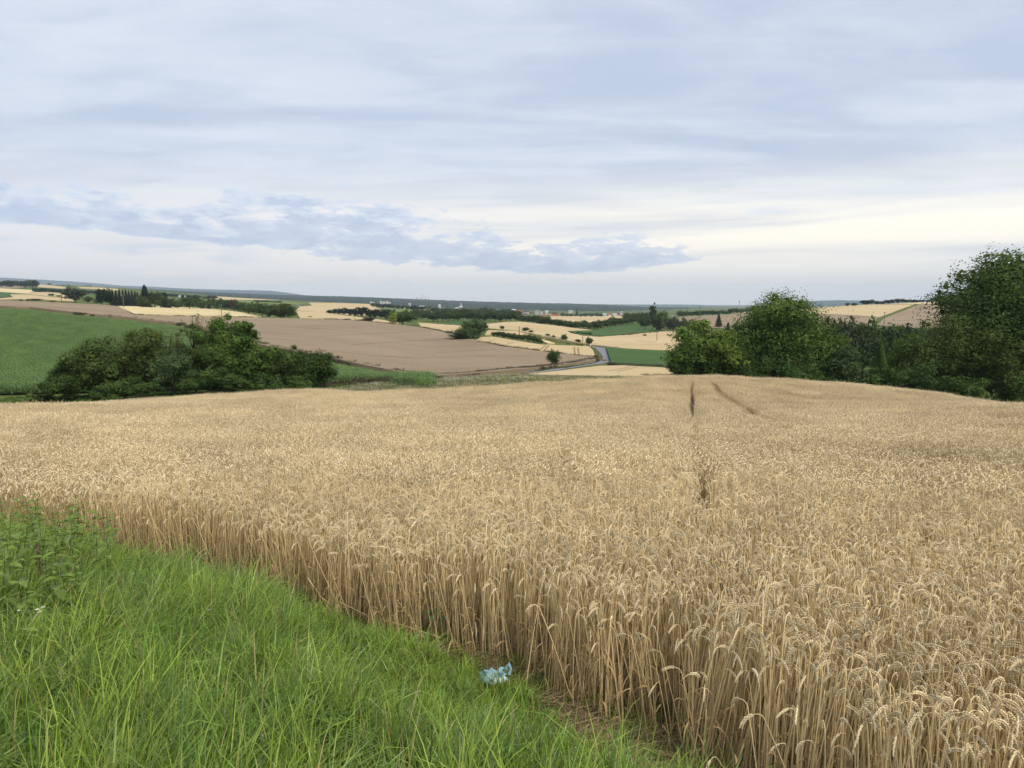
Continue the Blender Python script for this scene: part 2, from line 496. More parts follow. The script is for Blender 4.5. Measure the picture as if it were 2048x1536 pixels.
def plan(poly, h):
    """photo outline -> outline on the land, as (u, ln depth)"""
    out_ = []
    n = len(poly)
    for i in range(n):
        a, b = poly[i], poly[(i + 1) % n]
        k = max(1, int(math.hypot(b[0] - a[0], b[1] - a[1]) / 14))
        for j in range(k):
            f = j / k
            ha = a[2] if len(a) > 2 else h; hb = b[2] if len(b) > 2 else h
            X, Y = hit(a[0] + (b[0] - a[0]) * f, a[1] + (b[1] - a[1]) * f, ha + (hb - ha) * f)
            out_.append((X / Y, math.log(Y)))
    return np.array(out_)

def sheet(name, P, h, mat, kind_='structure', parent=None, skirt=True, lift=0.0, du=0.012, dl=0.03):
    """drape an outline over the land, h above it, with sides down to the soil"""
    P = np.asarray(P, float)
    keep = [0]
    for i in range(1, len(P)):
        if np.hypot((P[i, 0] - P[keep[-1], 0]) * 1.0, P[i, 1] - P[keep[-1], 1]) > 1e-5: keep.append(i)
    P = P[keep]
    u0, l0 = P.min(0); u1, l1 = P.max(0)
    gu, gl = np.meshgrid(np.arange(u0, u1, du), np.arange(l0, l1, dl))
    gp = np.stack([gu.ravel(), gl.ravel()], 1)
    gp = gp[inpoly(gp, P)] if len(gp) else gp
    S = 10.0
    pts = [Vector((p[0] * S, p[1] * S)) for p in P] + [Vector((p[0] * S, p[1] * S)) for p in gp]
    r = delaunay_2d_cdt(pts, [], [list(range(len(P)))], 1, 1e-6)
    vv = np.array([(q.x / S, q.y / S) for q in r[0]])
    tt = np.array([f for f in r[2] if len(f) == 3], int)
    Y = np.exp(vv[:, 1]); X = vv[:, 0] * Y
    Z = TZ(X, Y)
    V = np.stack([X, Y, Z + h + lift], 1)
    if len(tt):
        a, b, c = V[tt[:, 0]], V[tt[:, 1]], V[tt[:, 2]]
        fl = np.cross(b - a, c - a)[:, 2] < 0
        tt[fl] = tt[fl][:, ::-1]
    if skirt:
        e = {}
        for f in tt:
            for p, q in ((f[0], f[1]), (f[1], f[2]), (f[2], f[0])):
                e[(p, q)] = 1
        rim = [(p, q) for (p, q) in e if (q, p) not in e]
        ids = {}
        ex = []
        for p, q in rim:
            for k in (p, q):
                if k not in ids:
                    ids[k] = len(V) + len(ex); ex.append((X[k], Y[k], Z[k] - 0.3))
        st = []
        for p, q in rim:
            st.append((q, p, ids[p])); st.append((q, ids[p], ids[q]))
        if ex:
            V = np.concatenate([V, np.array(ex)]); tt = np.concatenate([tt, np.array(st, int)])
    o = obj(name, mesh(name, V, tt, None, mat, False), parent)
    if kind_: kind(o, kind_)
    return o

def field(name, poly, h, mat, lift=0.0):
    return sheet(name, plan(poly, h), h, M[mat], 'structure', None, True, lift)

def ribbon(name, pts, width, mat, h, parent=None, kind_='structure', lift=0.05):
    """a strip along points of the photograph, draped over the land"""
    Q = []
    for a, b in zip(pts[:-1], pts[1:]):
        for f in np.linspace(0, 1, 12)[:-1]:
            Q.append(hit(a[0] + (b[0] - a[0]) * f, a[1] + (b[1] - a[1]) * f, h))
    Q.append(hit(*pts[-1], h))
    Q = np.array(Q)
    for _ in range(3):
        Q[1:-1] = (Q[:-2] + Q[1:-1] * 2 + Q[2:]) / 4
    d = np.gradient(Q, axis=0); d /= np.linalg.norm(d, axis=1)[:, None] + 1e-9
    nrm = np.stack([-d[:, 1], d[:, 0]], 1) * width / 2
    rows = [Q + nrm * f for f in (1, 0.33, -0.33, -1)]
    V = np.concatenate([np.column_stack([r_, TZ(r_[:, 0], r_[:, 1]) + h + lift]) for r_ in rows])
    n = len(Q)
    T = []
    for k in range(3):
        i = np.arange(n - 1) + k * n
        T.append(np.stack([i, i + 1, i + n + 1, i + n], 1))
    o = obj(name, mesh(name, V, np.concatenate(T), None, M[mat] if isinstance(mat, str) else mat), parent)
    if kind_: kind(o, kind_)
    return o
# ------------------------------------------------------------------ fields, roads
CORN = [(-60, 612), (60, 617), (150, 627), (250, 637), (360, 650), (430, 668), (500, 688), (600, 706), (700, 727), (800, 746), (866, 753),
        (850, 758, 0), (750, 768, 0), (650, 771, 0), (500, 778, 0), (300, 784, 0), (90, 789, 0), (-60, 793, 0)]
BROWN = [(-60, 598), (40, 602), (100, 604), (200, 609), (236, 612), (266, 629), (330, 631), (400, 633), (460, 634), (520, 635), (560, 636),
         (640, 638), (700, 640), (740, 643), (790, 648), (840, 654), (905, 667), (960, 682), (1000, 692), (1050, 698), (1120, 707), (1188, 714),
         (1192, 719), (1160, 724), (1100, 731), (1050, 737), (960, 745), (870, 751), (800, 743), (700, 724), (600, 703), (500, 685),
         (430, 665), (360, 647), (250, 634), (150, 624), (60, 614), (-60, 609)]
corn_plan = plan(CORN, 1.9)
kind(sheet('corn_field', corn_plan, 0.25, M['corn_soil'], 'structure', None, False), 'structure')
brown = field('brown_crop_field', BROWN, 0.9, 'brown_crop')
for pts in ([(640, 672), (760, 667), (860, 660), (905, 662), (960, 672)], [(700, 690), (800, 683), (900, 678), (1000, 690)],
            [(560, 655), (640, 652), (720, 655)], [(870, 706), (960, 700), (1040, 700)], [(620, 697), (760, 713), (860, 716), (960, 712), (1060, 712)],
            [(820, 738), (900, 739), (980, 735)], [(420, 642), (520, 641), (640, 641)]):
    ribbon('tramline', pts, 0.55, 'track_brown' if 'track_brown' in M else 'brown_crop', 0.9, brown, None, 0.02)
pale = field('pale_wheat_field', [(234, 612), (330, 613), (420, 617), (480, 624), (524, 633), (460, 632), (400, 631), (330, 629), (268, 627)], 0.7, 'wheat_pale')
field('wheat_field', [(592, 622), (640, 624), (700, 632), (760, 639), (798, 645), (790, 647), (742, 642), (700, 639), (600, 636)], 0.6, 'wheat_far')
field('wheat_field', [(836, 645), (880, 648), (922, 651), (925, 660), (906, 666), (842, 653)], 0.6, 'wheat_far')
big = field('wheat_field', [(974, 648), (1010, 644), (1040, 643), (1100, 650), (1184, 660), (1134, 662), (1142, 666), (1165, 671), (1200, 673.5),
                      (1260, 669), (1329, 662), (1362, 662), (1400, 668), (1400, 702), (1346, 700.5), (1300, 699), (1250, 696.5), (1200, 691), (1175, 688.5),
                      (1133, 681), (1064, 667), (976, 656)], 0.6, 'wheat_far')
field('green_crop_field', [(1135, 662), (1184, 660.5), (1250, 650), (1282, 645.5), (1308, 652), (1327, 661), (1260, 668), (1200, 672.5), (1165, 670)], 0.8, 'green_crop')
field('green_crop_field', [(1212, 694), (1250, 697.5), (1345, 702), (1400, 706), (1400, 737), (1340, 734), (1280, 731), (1226, 728), (1222, 722)], 0.8, 'green_crop')
smallw = field('wheat_field', [(1055, 748), (1120, 741), (1199, 731.5), (1250, 730.5), (1327, 735), (1350, 740), (1405, 750), (1300, 752), (1200, 751), (1100, 750)], 0.6, 'wheat_far')
for pts in ([(1215, 742), (1245, 737), (1262, 733)], [(1235, 743), (1258, 738), (1275, 734)], [(1262, 733), (1300, 735), (1330, 738)]):
    ribbon('tramline', pts, 0.4, 'track', 0.6, smallw, None, 0.02)
tramw = field('wheat_field', [(948, 683), (962, 674), (984, 673), (1082, 689), (1178, 692.5), (1186, 700), (1191, 713), (1143, 710), (1090, 704), (1040, 696.5), (1000, 691)], 0.6, 'wheat_far')
for pts in ([(1077, 703), (1085, 696), (1092, 690.5)], [(1086, 703.5), (1092, 697), (1098, 691)], [(1150, 711), (1149, 702), (1148.5, 694.5)],
            [(1158.5, 712), (1157, 703), (1156, 695)], [(1006, 692), (1016, 688), (1027, 684.5)], [(968, 685), (980, 682), (990, 679)], [(952, 682.5), (958, 680), (962, 678)]):
    ribbon('tramline', pts, 0.55, 'track', 0.6, tramw, None, 0.03)
field('wheat_field', [(970, 669), (976, 660), (1038, 662.5), (1061, 670), (1038, 670), (984, 668.5)], 0.6, 'wheat_far')
field('wheat_field', [(1073, 676), (1090, 680), (1110, 686), (1095, 686), (1083, 681)], 0.5, 'wheat_pale')
field('brown_crop_field', [(1359, 634), (1400, 632), (1437, 630), (1500, 626), (1613, 627), (1716, 632), (1757, 635.5), (1746, 650), (1650, 662), (1500, 662), (1400, 653), (1340, 642)], 0.7, 'brown_crop')
field('wheat_field', [(1450, 627), (1500, 623), (1560, 619.5), (1600, 617.5), (1650, 614), (1700, 610), (1760, 609), (1828, 608.5), (1757, 634), (1716, 631), (1613, 626), (1500, 625)], 0.6, 'wheat_far')
field('brown_crop_field', [(1838, 609), (1880, 607), (1990, 607), (1990, 650), (1830, 656), (1754, 650), (1768, 637)], 0.7, 'brown_crop')
field('wheat_field', [(1770, 607.5), (1850, 604.5), (1990, 604), (1990, 606), (1880, 606), (1836, 607.5)], 0.5, 'wheat_pale')
field('wheat_field', [(-60, 575), (0, 576.6), (72, 580), (56, 587.4), (0, 583.5), (-60, 581)], 0.5, 'wheat_pale')
field('wheat_field', [(64, 584.2), (90, 584), (127, 586), (150, 588), (150, 596), (127, 594), (94, 592), (57, 588)], 0.5, 'wheat_far')
field('wheat_field', [(-60, 596), (0, 596.5), (26, 594), (20, 588.5), (59, 589), (94, 593), (127, 596), (150, 598), (150, 602), (127, 601), (84, 599), (41, 598), (0, 599), (-60, 598)], 0.5, 'wheat_far')
field('green_crop_field', [(-60, 583), (0, 584.3), (29, 587.2), (18, 589), (26, 593), (0, 595), (-60, 594)], 0.5, 'green_crop')
field('wheat_field', [(78, 568.7), (110, 571.5), (141, 575), (132, 577.6), (66, 573.6)], 0.5, 'wheat_far')
field('brown_crop_field', [(-60, 569), (0, 570.3), (64, 573.3), (37, 576.4), (0, 576), (-60, 574.5)], 0.5, 'brown_crop')
field('green_crop_field', [(38, 577), (66, 574), (132, 578), (200, 583), (200, 586), (88, 579), (72, 579.3)], 0.5, 'green_crop')
field('wheat_field', [(155, 573.3), (200, 574.8), (240, 578), (230, 582), (198, 578.5), (161, 576.5)], 0.5, 'wheat_far')
field('wheat_field', [(420, 593), (470, 593), (560, 599), (475, 600), (420, 598)], 0.5, 'wheat_far')
field('green_crop_field', [(477, 601), (563, 600.8), (622, 608), (590, 608.4), (540, 607), (477, 604.5)], 0.5, 'grass_field')
field('wheat_field', [(617, 605), (680, 605.7), (745, 608), (750, 613), (765, 622), (750, 630), (700, 630), (640, 624), (592, 621), (600, 613), (624, 611)], 0.5, 'wheat_far')
field('meadow', [(747, 613.5), (780, 614.5), (850, 621.5), (874, 624), (874, 628), (800, 627), (760, 622)], 0.3, 'grass_field')
field('wheat_field', [(744, 611), (790, 612.5), (850, 619.3), (846, 620.8), (780, 614)], 0.5, 'wheat_pale')
field('green_crop_field', [(861, 647), (890, 644), (923, 641.5), (970, 640), (970, 648), (921, 650), (886, 649.5)], 0.6, 'green_crop')
field('wheat_field', [(1100, 632), (1170, 632), (1252, 631), (1252, 640), (1190, 644), (1105, 643)], 0.5, 'wheat_far')
field('green_crop_field', [(1660, 690), (1720, 698), (1740, 702), (1740, 712), (1660, 712)], 0.5, 'green_crop')
for pts in ([(1274, 681), (1290, 684), (1304, 686)], [(1280, 679), (1296, 681.5), (1312, 684.5)], [(1338, 676), (1348, 674)], [(1040, 650), (1110, 656), (1170, 663)], [(1010, 652), (1080, 659), (1150, 669)], [(1220, 689), (1290, 690), (1340, 687)]):
    ribbon('tramline', pts, 0.7, 'track', 0.6, big, None, 0.03)
for pts in ([(300, 619), (380, 622), (470, 627)], [(280, 624), (360, 627), (440, 629.5)]):
    ribbon('tramline', pts, 0.7, 'track', 0.7, pale, None, 0.03)
# lane: past the end of the brown field, then down the valley in two bends
ribbon('road', [(1050, 746.5), (1090, 742), (1140, 735), (1190, 727.5), (1213, 723), (1220, 716), (1212, 706), (1203, 698), (1192, 694), (1170, 692.5)], 4.0, 'asphalt', 0.0, None, 'structure', 0.06)
ribbon('path', [(90, 809), (200, 803), (300, 797), (400, 791), (500, 786), (610, 780)], 2.2, 'asphalt', 0.0, None, 'structure', 0.05)
ribbon('path', [(592, 609.5), (604, 614), (614, 620)], 4.0, 'asphalt', 0.0, None, 'structure', 0.3)

# soil under the wheat, in plan
WX = np.linspace(-46, 4, 160)
edge_pts = [(x, np.interp(x, EX, EY) + 0.10) for x in WX if np.interp(x, EX, EY) > 1.2]
edge_pts += [(4.2, 0.6)]
FAR_U = np.array([-0.90, -0.72, -0.4, 0.0, 0.27, 0.45, 0.72, 0.90])
FAR_Y = np.array([77, 76, 78, 78, 76, 76, 76, 76.0])
soil = []
for x, y in edge_pts[::1]:
    soil.append((x, y))
right = [(8, 8), (20, 20), (40, 42), (60, 62), (68, 75)]
farp = [(u * y, y) for u, y in zip(FAR_U[::-1], FAR_Y[::-1])]
left = [(-66, 66)]
poly = [p for p in soil if p[0] > -46] + right + farp + left
gx, gy = np.meshgrid(np.arange(-70, 70, 1.0), np.arange(0, 80, 1.0))
gp = np.stack([gx.ravel(), gy.ravel()], 1)
gp = gp[inpoly(gp, poly)]
rr = delaunay_2d_cdt([Vector(p) for p in poly] + [Vector(p) for p in gp], [], [list(range(len(poly)))], 1, 1e-5)
sv = np.array([(p.x, p.y) for p in rr[0]])
sT = np.array([f for f in rr[2] if len(f) == 3], int)
kind(obj('wheat_field_soil', mesh('wheat_field_soil', np.column_stack([sv, TZ(sv[:, 0], sv[:, 1]) + 0.012]), sT, None, M['soil'])), 'structure')
# soil and roots under the near grass
gx, gy = np.meshgrid(np.linspace(-14, 6, 110), np.linspace(0, 14, 80))
k_ = side(gx, gy) > -0.12
nn = gx.shape[1]
ii = (np.arange(gx.shape[0] - 1)[:, None] * nn + np.arange(nn - 1)[None]).ravel()
q_ = np.stack([ii, ii + 1, ii + nn + 1, ii + nn], 1)
q_ = q_[k_.ravel()[q_].all(1)]
kind(obj('grass_bank', mesh('grass_bank', np.column_stack([gx.ravel(), gy.ravel(), TZ(gx, gy).ravel() + 0.006]), q_, None, M['bankgrass'])), 'structure')

# ------------------------------------------------------------------ instancer for what nobody could count
def bank(name, meshes):
    """meshes to be picked from by number; kept out of the scene"""
    c = bpy.data.collections.new(name)
    for i, me in enumerate(meshes):
        o = bpy.data.objects.new(f"{name}_{i:03d}", me)
        c.objects.link(o)
    return c

def scatter(name, P, rot, scl, idx, coll):
    P = np.asarray(P, np.float32)
    me = bpy.data.meshes.new(name)
    me.vertices.add(len(P)); me.vertices.foreach_set('co', np.ascontiguousarray(P).ravel())
    for nm, ty, dat, key in (('rot', 'FLOAT_VECTOR', rot, 'vector'), ('scl', 'FLOAT_VECTOR', scl, 'vector'), ('idx', 'INT', idx, 'value')):
        a = me.attributes.new(nm, ty, 'POINT')
        a.data.foreach_set(key, np.ascontiguousarray(dat, dtype=np.int32 if ty == 'INT' else np.float32).ravel())
    o = obj(name, me)
    g = bpy.data.node_groups.new(name, 'GeometryNodeTree')
    g.interface.new_socket('Geometry', in_out='INPUT', socket_type='NodeSocketGeometry')
    g.interface.new_socket('Geometry', in_out='OUTPUT', socket_type='NodeSocketGeometry')
    n = g.nodes; l = g.links
    gi = n.new('NodeGroupInput'); go = n.new('NodeGroupOutput')
    ip = n.new('GeometryNodeInstanceOnPoints'); ci = n.new('GeometryNodeCollectionInfo')
    ci.inputs['Collection'].default_value = coll
    ci.inputs['Separate Children'].default_value = True
    ci.inputs['Reset Children'].default_value = True
    def attr(nm, dt):
        a = n.new('GeometryNodeInputNamedAttribute'); a.data_type = dt
        a.inputs['Name'].default_value = nm
        return a.outputs['Attribute']
    l.new(gi.outputs[0], ip.inputs['Points'])
    l.new(ci.outputs[0], ip.inputs['Instance'])
    ip.inputs['Pick Instance'].default_value = True
    l.new(attr('idx', 'INT'), ip.inputs['Instance Index'])
    l.new(attr('rot', 'FLOAT_VECTOR'), ip.inputs['Rotation'])
    l.new(attr('scl', 'FLOAT_VECTOR'), ip.inputs['Scale'])
    l.new(ip.outputs[0], go.inputs[0])
    md = o.modifiers.new('scatter', 'NODES'); md.node_group = g
    return kind(o, 'stuff')

def tilt_euler(X, Y, yaw, amount=1.0):
    """turn by yaw, then lean with the land"""
    e = 0.5
    gx_ = (TZ(X + e, Y) - TZ(X - e, Y)) / (2 * e) * amount
    gy_ = (TZ(X, Y + e) - TZ(X, Y - e)) / (2 * e) * amount
    out_ = np.zeros((len(X), 3))
    for i in range(len(X)):
        nrm = Vector((-gx_[i], -gy_[i], 1)).normalized()
        q = Vector((0, 0, 1)).rotation_difference(nrm)
        out_[i] = (q.to_matrix() @ Matrix.Rotation(yaw[i], 3, 'Z')).to_euler()
    return out_

# ------------------------------------------------------------------ wheat
EARC = np.array([0.785, 0.645, 0.415]); STEMC = np.array([0.70, 0.535, 0.285]); LEAFC = np.array([0.46, 0.31, 0.15])
OCT = np.array([[0, 0, 0], [.5, 0, .45], [0, .5, .45], [-.5, 0, .45], [0, -.5, .45], [0, 0, 1.0]])
OCTT = np.array([[0, 2, 1], [0, 3, 2], [0, 4, 3], [0, 1, 4], [5, 1, 2], [5, 2, 3], [5, 3, 4], [5, 4, 1]])

def stalk_curve(r, L, phi, nst, nn, ne, lean):
    ang = np.concatenate([np.linspace(lean, lean + 0.10, nst), np.linspace(lean + 0.16, phi * 0.62, nn), np.linspace(phi * 0.68, phi, ne)])
    ln = np.concatenate([np.full(nst, L / nst), np.full(nn, 0.066 / nn), np.full(ne, 0.074 / ne)])
    x = np.concatenate([[0], np.cumsum(np.sin(ang) * ln)]); z = np.concatenate([[0], np.cumsum(np.cos(ang) * ln)])
    y = np.concatenate([[0], np.cumsum(np.interp(np.arange(len(ang)), [0, len(ang)], [0, 1]) * r.normal(0, 0.06) * ln)])
    return np.stack([x, y, z], 1), nst + nn

def frames(d):
    d = d / (np.linalg.norm(d) + 1e-9)
    a = np.cross(d, [0, 1, 0.02]); a /= np.linalg.norm(a) + 1e-9
    return d, a, np.cross(d, a)

def strip(P, wid, up):
    P = np.asarray(P, float); n = len(P)
    d = np.gradient(P, axis=0)
    s = np.cross(d, up); s /= np.linalg.norm(s, axis=1)[:, None] + 1e-9
    wid = np.asarray(wid)[:, None] / 2
    V = np.concatenate([P - s * wid, P + s * wid])
    i = np.arange(n - 1)
    T = np.concatenate([np.stack([i, i + 1, i + n + 1], 1), np.stack([i, i + n + 1, i + n], 1)])
    return V, T

def ear_part(A, P, k, r, big=1.0):
    """two ranks of plump spikelets along the drooping end of the stalk"""
    E = P[k:]
    n = 9
    q = np.linspace(0, len(E) - 1.001, n)
    tone = r.uniform(0.9, 1.1)
    for i, f in enumerate(q):
        j = int(f); p = E[j] + (E[j + 1] - E[j]) * (f - j)
        d, a, b = frames(E[j + 1] - E[j])
        for sgn in (-1, 1):
            taper = math.sin(math.pi * (0.16 + 0.80 * i / 9)) ** 0.5
            ax = d * 0.88 + a * sgn * 0.42 + b * (0.10 if (i % 2) else -0.10); ax /= np.linalg.norm(ax)
            d2, a2, b2 = frames(ax)
            V = p + OCT[:, 2:3] * d2 * 0.0150 * big + OCT[:, 0:1] * a2 * 0.0088 * taper * big + OCT[:, 1:2] * b2 * 0.0096 * taper * big + a * sgn * 0.0022
            c = EARC * tone * r.uniform(0.86, 1.12)
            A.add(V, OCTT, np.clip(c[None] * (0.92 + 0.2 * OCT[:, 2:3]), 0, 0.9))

def leaf_part(A, P, nst, r, one=False):
    for _ in range(r.integers(0, 3) if not one else 1):
        k = r.integers(1, max(2, nst - 1))
        th = r.uniform(0, 6.28)
        h = np.array([math.cos(th), math.sin(th), 0])
        L = r.uniform(0.10, 0.24)
        s = np.linspace(0, 1, 5)[:, None]
        up = r.uniform(0.1, 0.7); dn = r.uniform(0.6, 1.3)
        Q = P[k] + h * s * L * 0.6 + np.array([0, 0, 1.0]) * (s * up - s * s * dn) * L
        V, T = strip(Q, np.array([0.006, 0.009, 0.008, 0.006, 0.001]), np.array([r.normal(0, .6), r.normal(0, .6), 1.0]))
        A.add(V, T, LEAFC * r.uniform(0.7, 1.25))

def make_stalk(r, lod):
    L = r.normal(0.86, 0.055)
    phi = r.uniform(2.4, 3.3) if r.random() < 0.85 else r.uniform(0.5, 2.0)
    lean = abs(r.normal(0.02, 0.05))
    A = Acc()
    tone = r.uniform(0.68, 1.25)
    if lod == 0:
        P, k = stalk_curve(r, L, phi, 5, 5, 5, lean)
        rad = np.concatenate([np.linspace(0.0036, 0.0026, 6), np.linspace(0.0023, 0.0014, k - 5), np.full(len(P) - k - 1, 0.0012)])
        V, T = tube(P, rad, 3)
        z = np.clip(V[:, 2:3] / 0.8, 0, 1)
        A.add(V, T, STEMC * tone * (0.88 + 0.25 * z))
        ear_part(A, P, k, r)
        leaf_part(A, P, 5, r)
    elif lod == 1:
        P, k = stalk_curve(r, L, phi, 2, 3, 4, lean)
        V, T = tube(P[:k + 1], np.linspace(0.0038, 0.0018, k + 1), 3)
        A.add(V, T, STEMC * tone)
        V, T = tube(P[k:], [0.003, 0.0080, 0.0060, 0.0080, 0.002], 4)
        n4 = len(V)
        A.add(V, T, np.clip(EARC * r.uniform(0.9, 1.1) * np.repeat([0.85, 1.08, 0.86, 1.1, 1.0], 4)[:, None], 0, 0.9))
        if r.random() < 0.7:
            q = P[1]; th = r.uniform(0, 6.28); h = np.array([math.cos(th), math.sin(th), 0])
            s = np.linspace(0, 1, 3)[:, None]
            V, T = strip(q + h * s * 0.1 + np.array([0, 0, 1.0]) * (0.3 * s - 0.8 * s * s) * 0.15, np.array([0.008, 0.009, 0.002]), np.array([0, 0.3, 1]))
            A.add(V, T, LEAFC * r.uniform(0.7, 1.2))
    else:
        P, k = stalk_curve(r, L, phi, 1, 2, 2, lean)
        V, T = tube(P[:k + 1][[0, 1, k]], [0.0045, 0.0035, 0.002], 3)
        A.add(V, T, STEMC * tone)
        V, T = tube(P[k:], [0.004, 0.0105, 0.003], 3)
        A.add(V, T, EARC * r.uniform(0.85, 1.12))
    return A.arrays()

POOL = {l: [make_stalk(R, l) for _ in range(40)] for l in (0, 1, 2)}
DENS = {0: 470, 1: 420, 2: 320}
def wheat_tile(r, lod, size):
    n = int(DENS[lod] * size * size)
    A = Acc()
    g = int(math.ceil(math.sqrt(n)))
    cells = [(i, j) for i in range(g) for j in range(g)]
    r.shuffle(cells)
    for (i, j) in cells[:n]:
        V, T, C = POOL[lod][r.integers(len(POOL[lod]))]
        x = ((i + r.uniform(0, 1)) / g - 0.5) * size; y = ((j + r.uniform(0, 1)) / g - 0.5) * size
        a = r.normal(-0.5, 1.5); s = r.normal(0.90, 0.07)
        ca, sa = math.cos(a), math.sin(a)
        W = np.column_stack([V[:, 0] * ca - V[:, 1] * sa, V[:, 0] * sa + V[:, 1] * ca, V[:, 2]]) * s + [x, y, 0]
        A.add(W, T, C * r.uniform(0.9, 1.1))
    return A.mesh('wheat_tile', M['straw'])

SIZES = {0: [(0.5, 4), (0.25, 4)], 1: [(1.0, 3), (0.5, 3), (0.25, 3)], 2: [(2.0, 3), (1.0, 2), (0.5, 3), (0.25, 3)]}
tiles = []; TI = {}
for lod, ss in SIZES.items():
    for size, cnt in ss:
        TI[(lod, size)] = []
        for _ in range(cnt):
            TI[(lod, size)].append(len(tiles)); tiles.append(wheat_tile(R, lod, size))
WB = bank('wheat_tile', tiles)

# wheel tracks through the wheat: straight up the field, and round the headland
def track(pts, h=0.8):
    return np.array([hit(p[0], p[1], h) for p in pts])
TRACKS = [(track([(1384, 763), (1384, 796)]), 0.19), (track([(1384, 790), (1384, 832)]), 0.27), (track([(1384, 830), (1384, 870), (1387, 905), (1402, 965), (1414, 1030)]), 0.145),
          (track([(1425, 764), (1438, 780), (1462, 800), (1490, 815), (1520, 828), (1566, 846)]), 0.33), (track([(1500, 821), (1540, 836), (1585, 849)]), 0.45),
          (track([(576, 866), (660, 864), (800, 861)]), 0.20), (track([(800, 861), (1000, 857), (1200, 853), (1384, 847), (1480, 843)]), 0.10),
          (track([(-20, 872), (10, 872)]), 0.2),
          (track([(200, 832), (400, 815), (560, 800), (640, 799)]), 0.22), (track([(120, 845), (400, 826), (520, 814)]), 0.18)]
def dist_track(x, y):
    best = 9.0
    for P, hw in TRACKS:
        for a, b in zip(P[:-1], P[1:]):
            d = b - a
            t = np.clip(((x - a[0]) * d[0] + (y - a[1]) * d[1]) / (d @ d + 1e-9), 0, 1)
            best = min(best, math.hypot(x - a[0] - d[0] * t, y - a[1] - d[1] * t) - hw)
    return best

cells = []
def far_y(u): return np.interp(u, FAR_U, FAR_Y)
def place(x, y, s):
    if y < 0.5: return
    d = math.hypot(x, y)
    if abs(x) > 0.80 * y + 3.0: return
    half = s * 0.5; diag = s * 0.7072
    sd_ = float(side(x, y))
    if sd_ > diag + 0.05: return
    lod = 0 if d < 10.5 else (1 if d < 25 else 2)
    smax = {0: 0.5, 1: 1.0, 2: 2.0}[lod]
    fy = far_y(x / y)
    if y - half > fy: return
    cut = abs(sd_) < diag or abs(y - fy) < diag or dist_track(x, y) < diag
    if (cut and s > 0.26) or s > smax + 0.01:
        q = s / 4
        for ax in (-q, q):
            for ay in (-q, q): place(x + ax, y + ay, s / 2)
        return
    if sd_ > -0.05 + 0.10 * math.sin(x * 5.1 + 1.2 * math.sin(y * 3.7)) or y > fy or dist_track(x, y) < 0.0: return
    cells.append((x, y, s, lod))
for X0 in np.arange(-66, 67, 2.0):
    for Y0 in np.arange(0, 84, 2.0):
        place(X0 + 1, Y0 + 1, 2.0)
cells = np.array(cells)
ci_ = np.array([TI[(int(l), float(s))][R.integers(len(TI[(int(l), float(s))]))] for x, y, s, l in cells])
yaw = R.integers(0, 4, len(cells)) * math.pi / 2 * (cells[:, 2] > 0.6) + (cells[:, 2] < 0.6) * R.uniform(-0.5, 0.5, len(cells))
lodm = cells[:, 3]
rot = tilt_euler(cells[:, 0], cells[:, 1], yaw, 1.0)
near_ = cells[:, 2] < 0.6
rot[near_, 0] = 0; rot[near_, 1] = 0; rot[near_, 2] = yaw[near_]
edge_ = near_ & (side(cells[:, 0], cells[:, 1]) > -0.5)
rot[edge_, 0] = R.normal(0, 0.07, edge_.sum()); rot[edge_, 1] = R.normal(0, 0.07, edge_.sum())
rot[~edge_, 0] += 0.09 * np.sin(cells[~edge_, 0] * 0.5 + 2.1 * np.sin(cells[~edge_, 1] * 0.31)) * np.sin(cells[~edge_, 1] * 0.42)
rot[~edge_, 1] += 0.09 * np.sin(cells[~edge_, 1] * 0.55 + 1.7 * np.sin(cells[~edge_, 0] * 0.37))
hz = 1 + 0.06 * np.sin(cells[:, 0] * 0.9 + 1.3 * np.sin(cells[:, 1] * 0.45)) + R.normal(0, 0.015, len(cells))
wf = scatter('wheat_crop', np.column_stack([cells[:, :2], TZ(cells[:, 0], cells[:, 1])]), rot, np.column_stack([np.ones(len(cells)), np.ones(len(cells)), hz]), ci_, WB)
print('wheat tiles', len(cells))

# the stalks that show singly, along the front of the crop: each its own thing
SM = []
for _ in range(14):
    A1, A2, A3s = Acc(), Acc(), [Acc() for _ in range(R.integers(1, 4))]
    L = R.normal(0.84, 0.07); phi = R.uniform(2.1, 3.2)
    P, k = stalk_curve(R, L, phi, 5, 5, 5, abs(R.normal(0.05, 0.05)))
    rad = np.concatenate([np.linspace(0.0038, 0.0027, 6), np.linspace(0.0024, 0.0015, k - 5), np.full(len(P) - k - 1, 0.0012)])
    V, T = tube(P, rad, 4)
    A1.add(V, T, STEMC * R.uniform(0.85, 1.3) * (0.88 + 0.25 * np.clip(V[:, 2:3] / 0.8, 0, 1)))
    ear_part(A2, P, k, R, 1.0)
    for A3 in A3s: leaf_part(A3, P, 5, R, True)
    SM.append((A1.mesh('stem', M['straw']), A2.mesh('ear', M['straw']), [A3.mesh('leaf', M['straw']) for A3 in A3s]))
def wheat_stalk(x, y, yaw_, lean, i, label, group='wheat stalks along the front of the field', sc=1.0, z=0.0, fall=(0, 0)):
    t = thing('wheat_stalk', label, 'wheat stalk', (x, y, float(TZ(x, y)) + z), group, 0, (sc, sc, sc))
    t.rotation_euler = (Matrix.Rotation(fall[0], 3, 'Z') @ Matrix.Rotation(fall[1], 3, 'Y') @ Matrix.Rotation(yaw_, 3, 'Z')).to_euler()
    a, b, c = SM[i % len(SM)]
    obj('stem', a, t); obj('ear', b, t)
    for c_1 in c: obj('leaf', c_1, t)
    return t
nst = 0
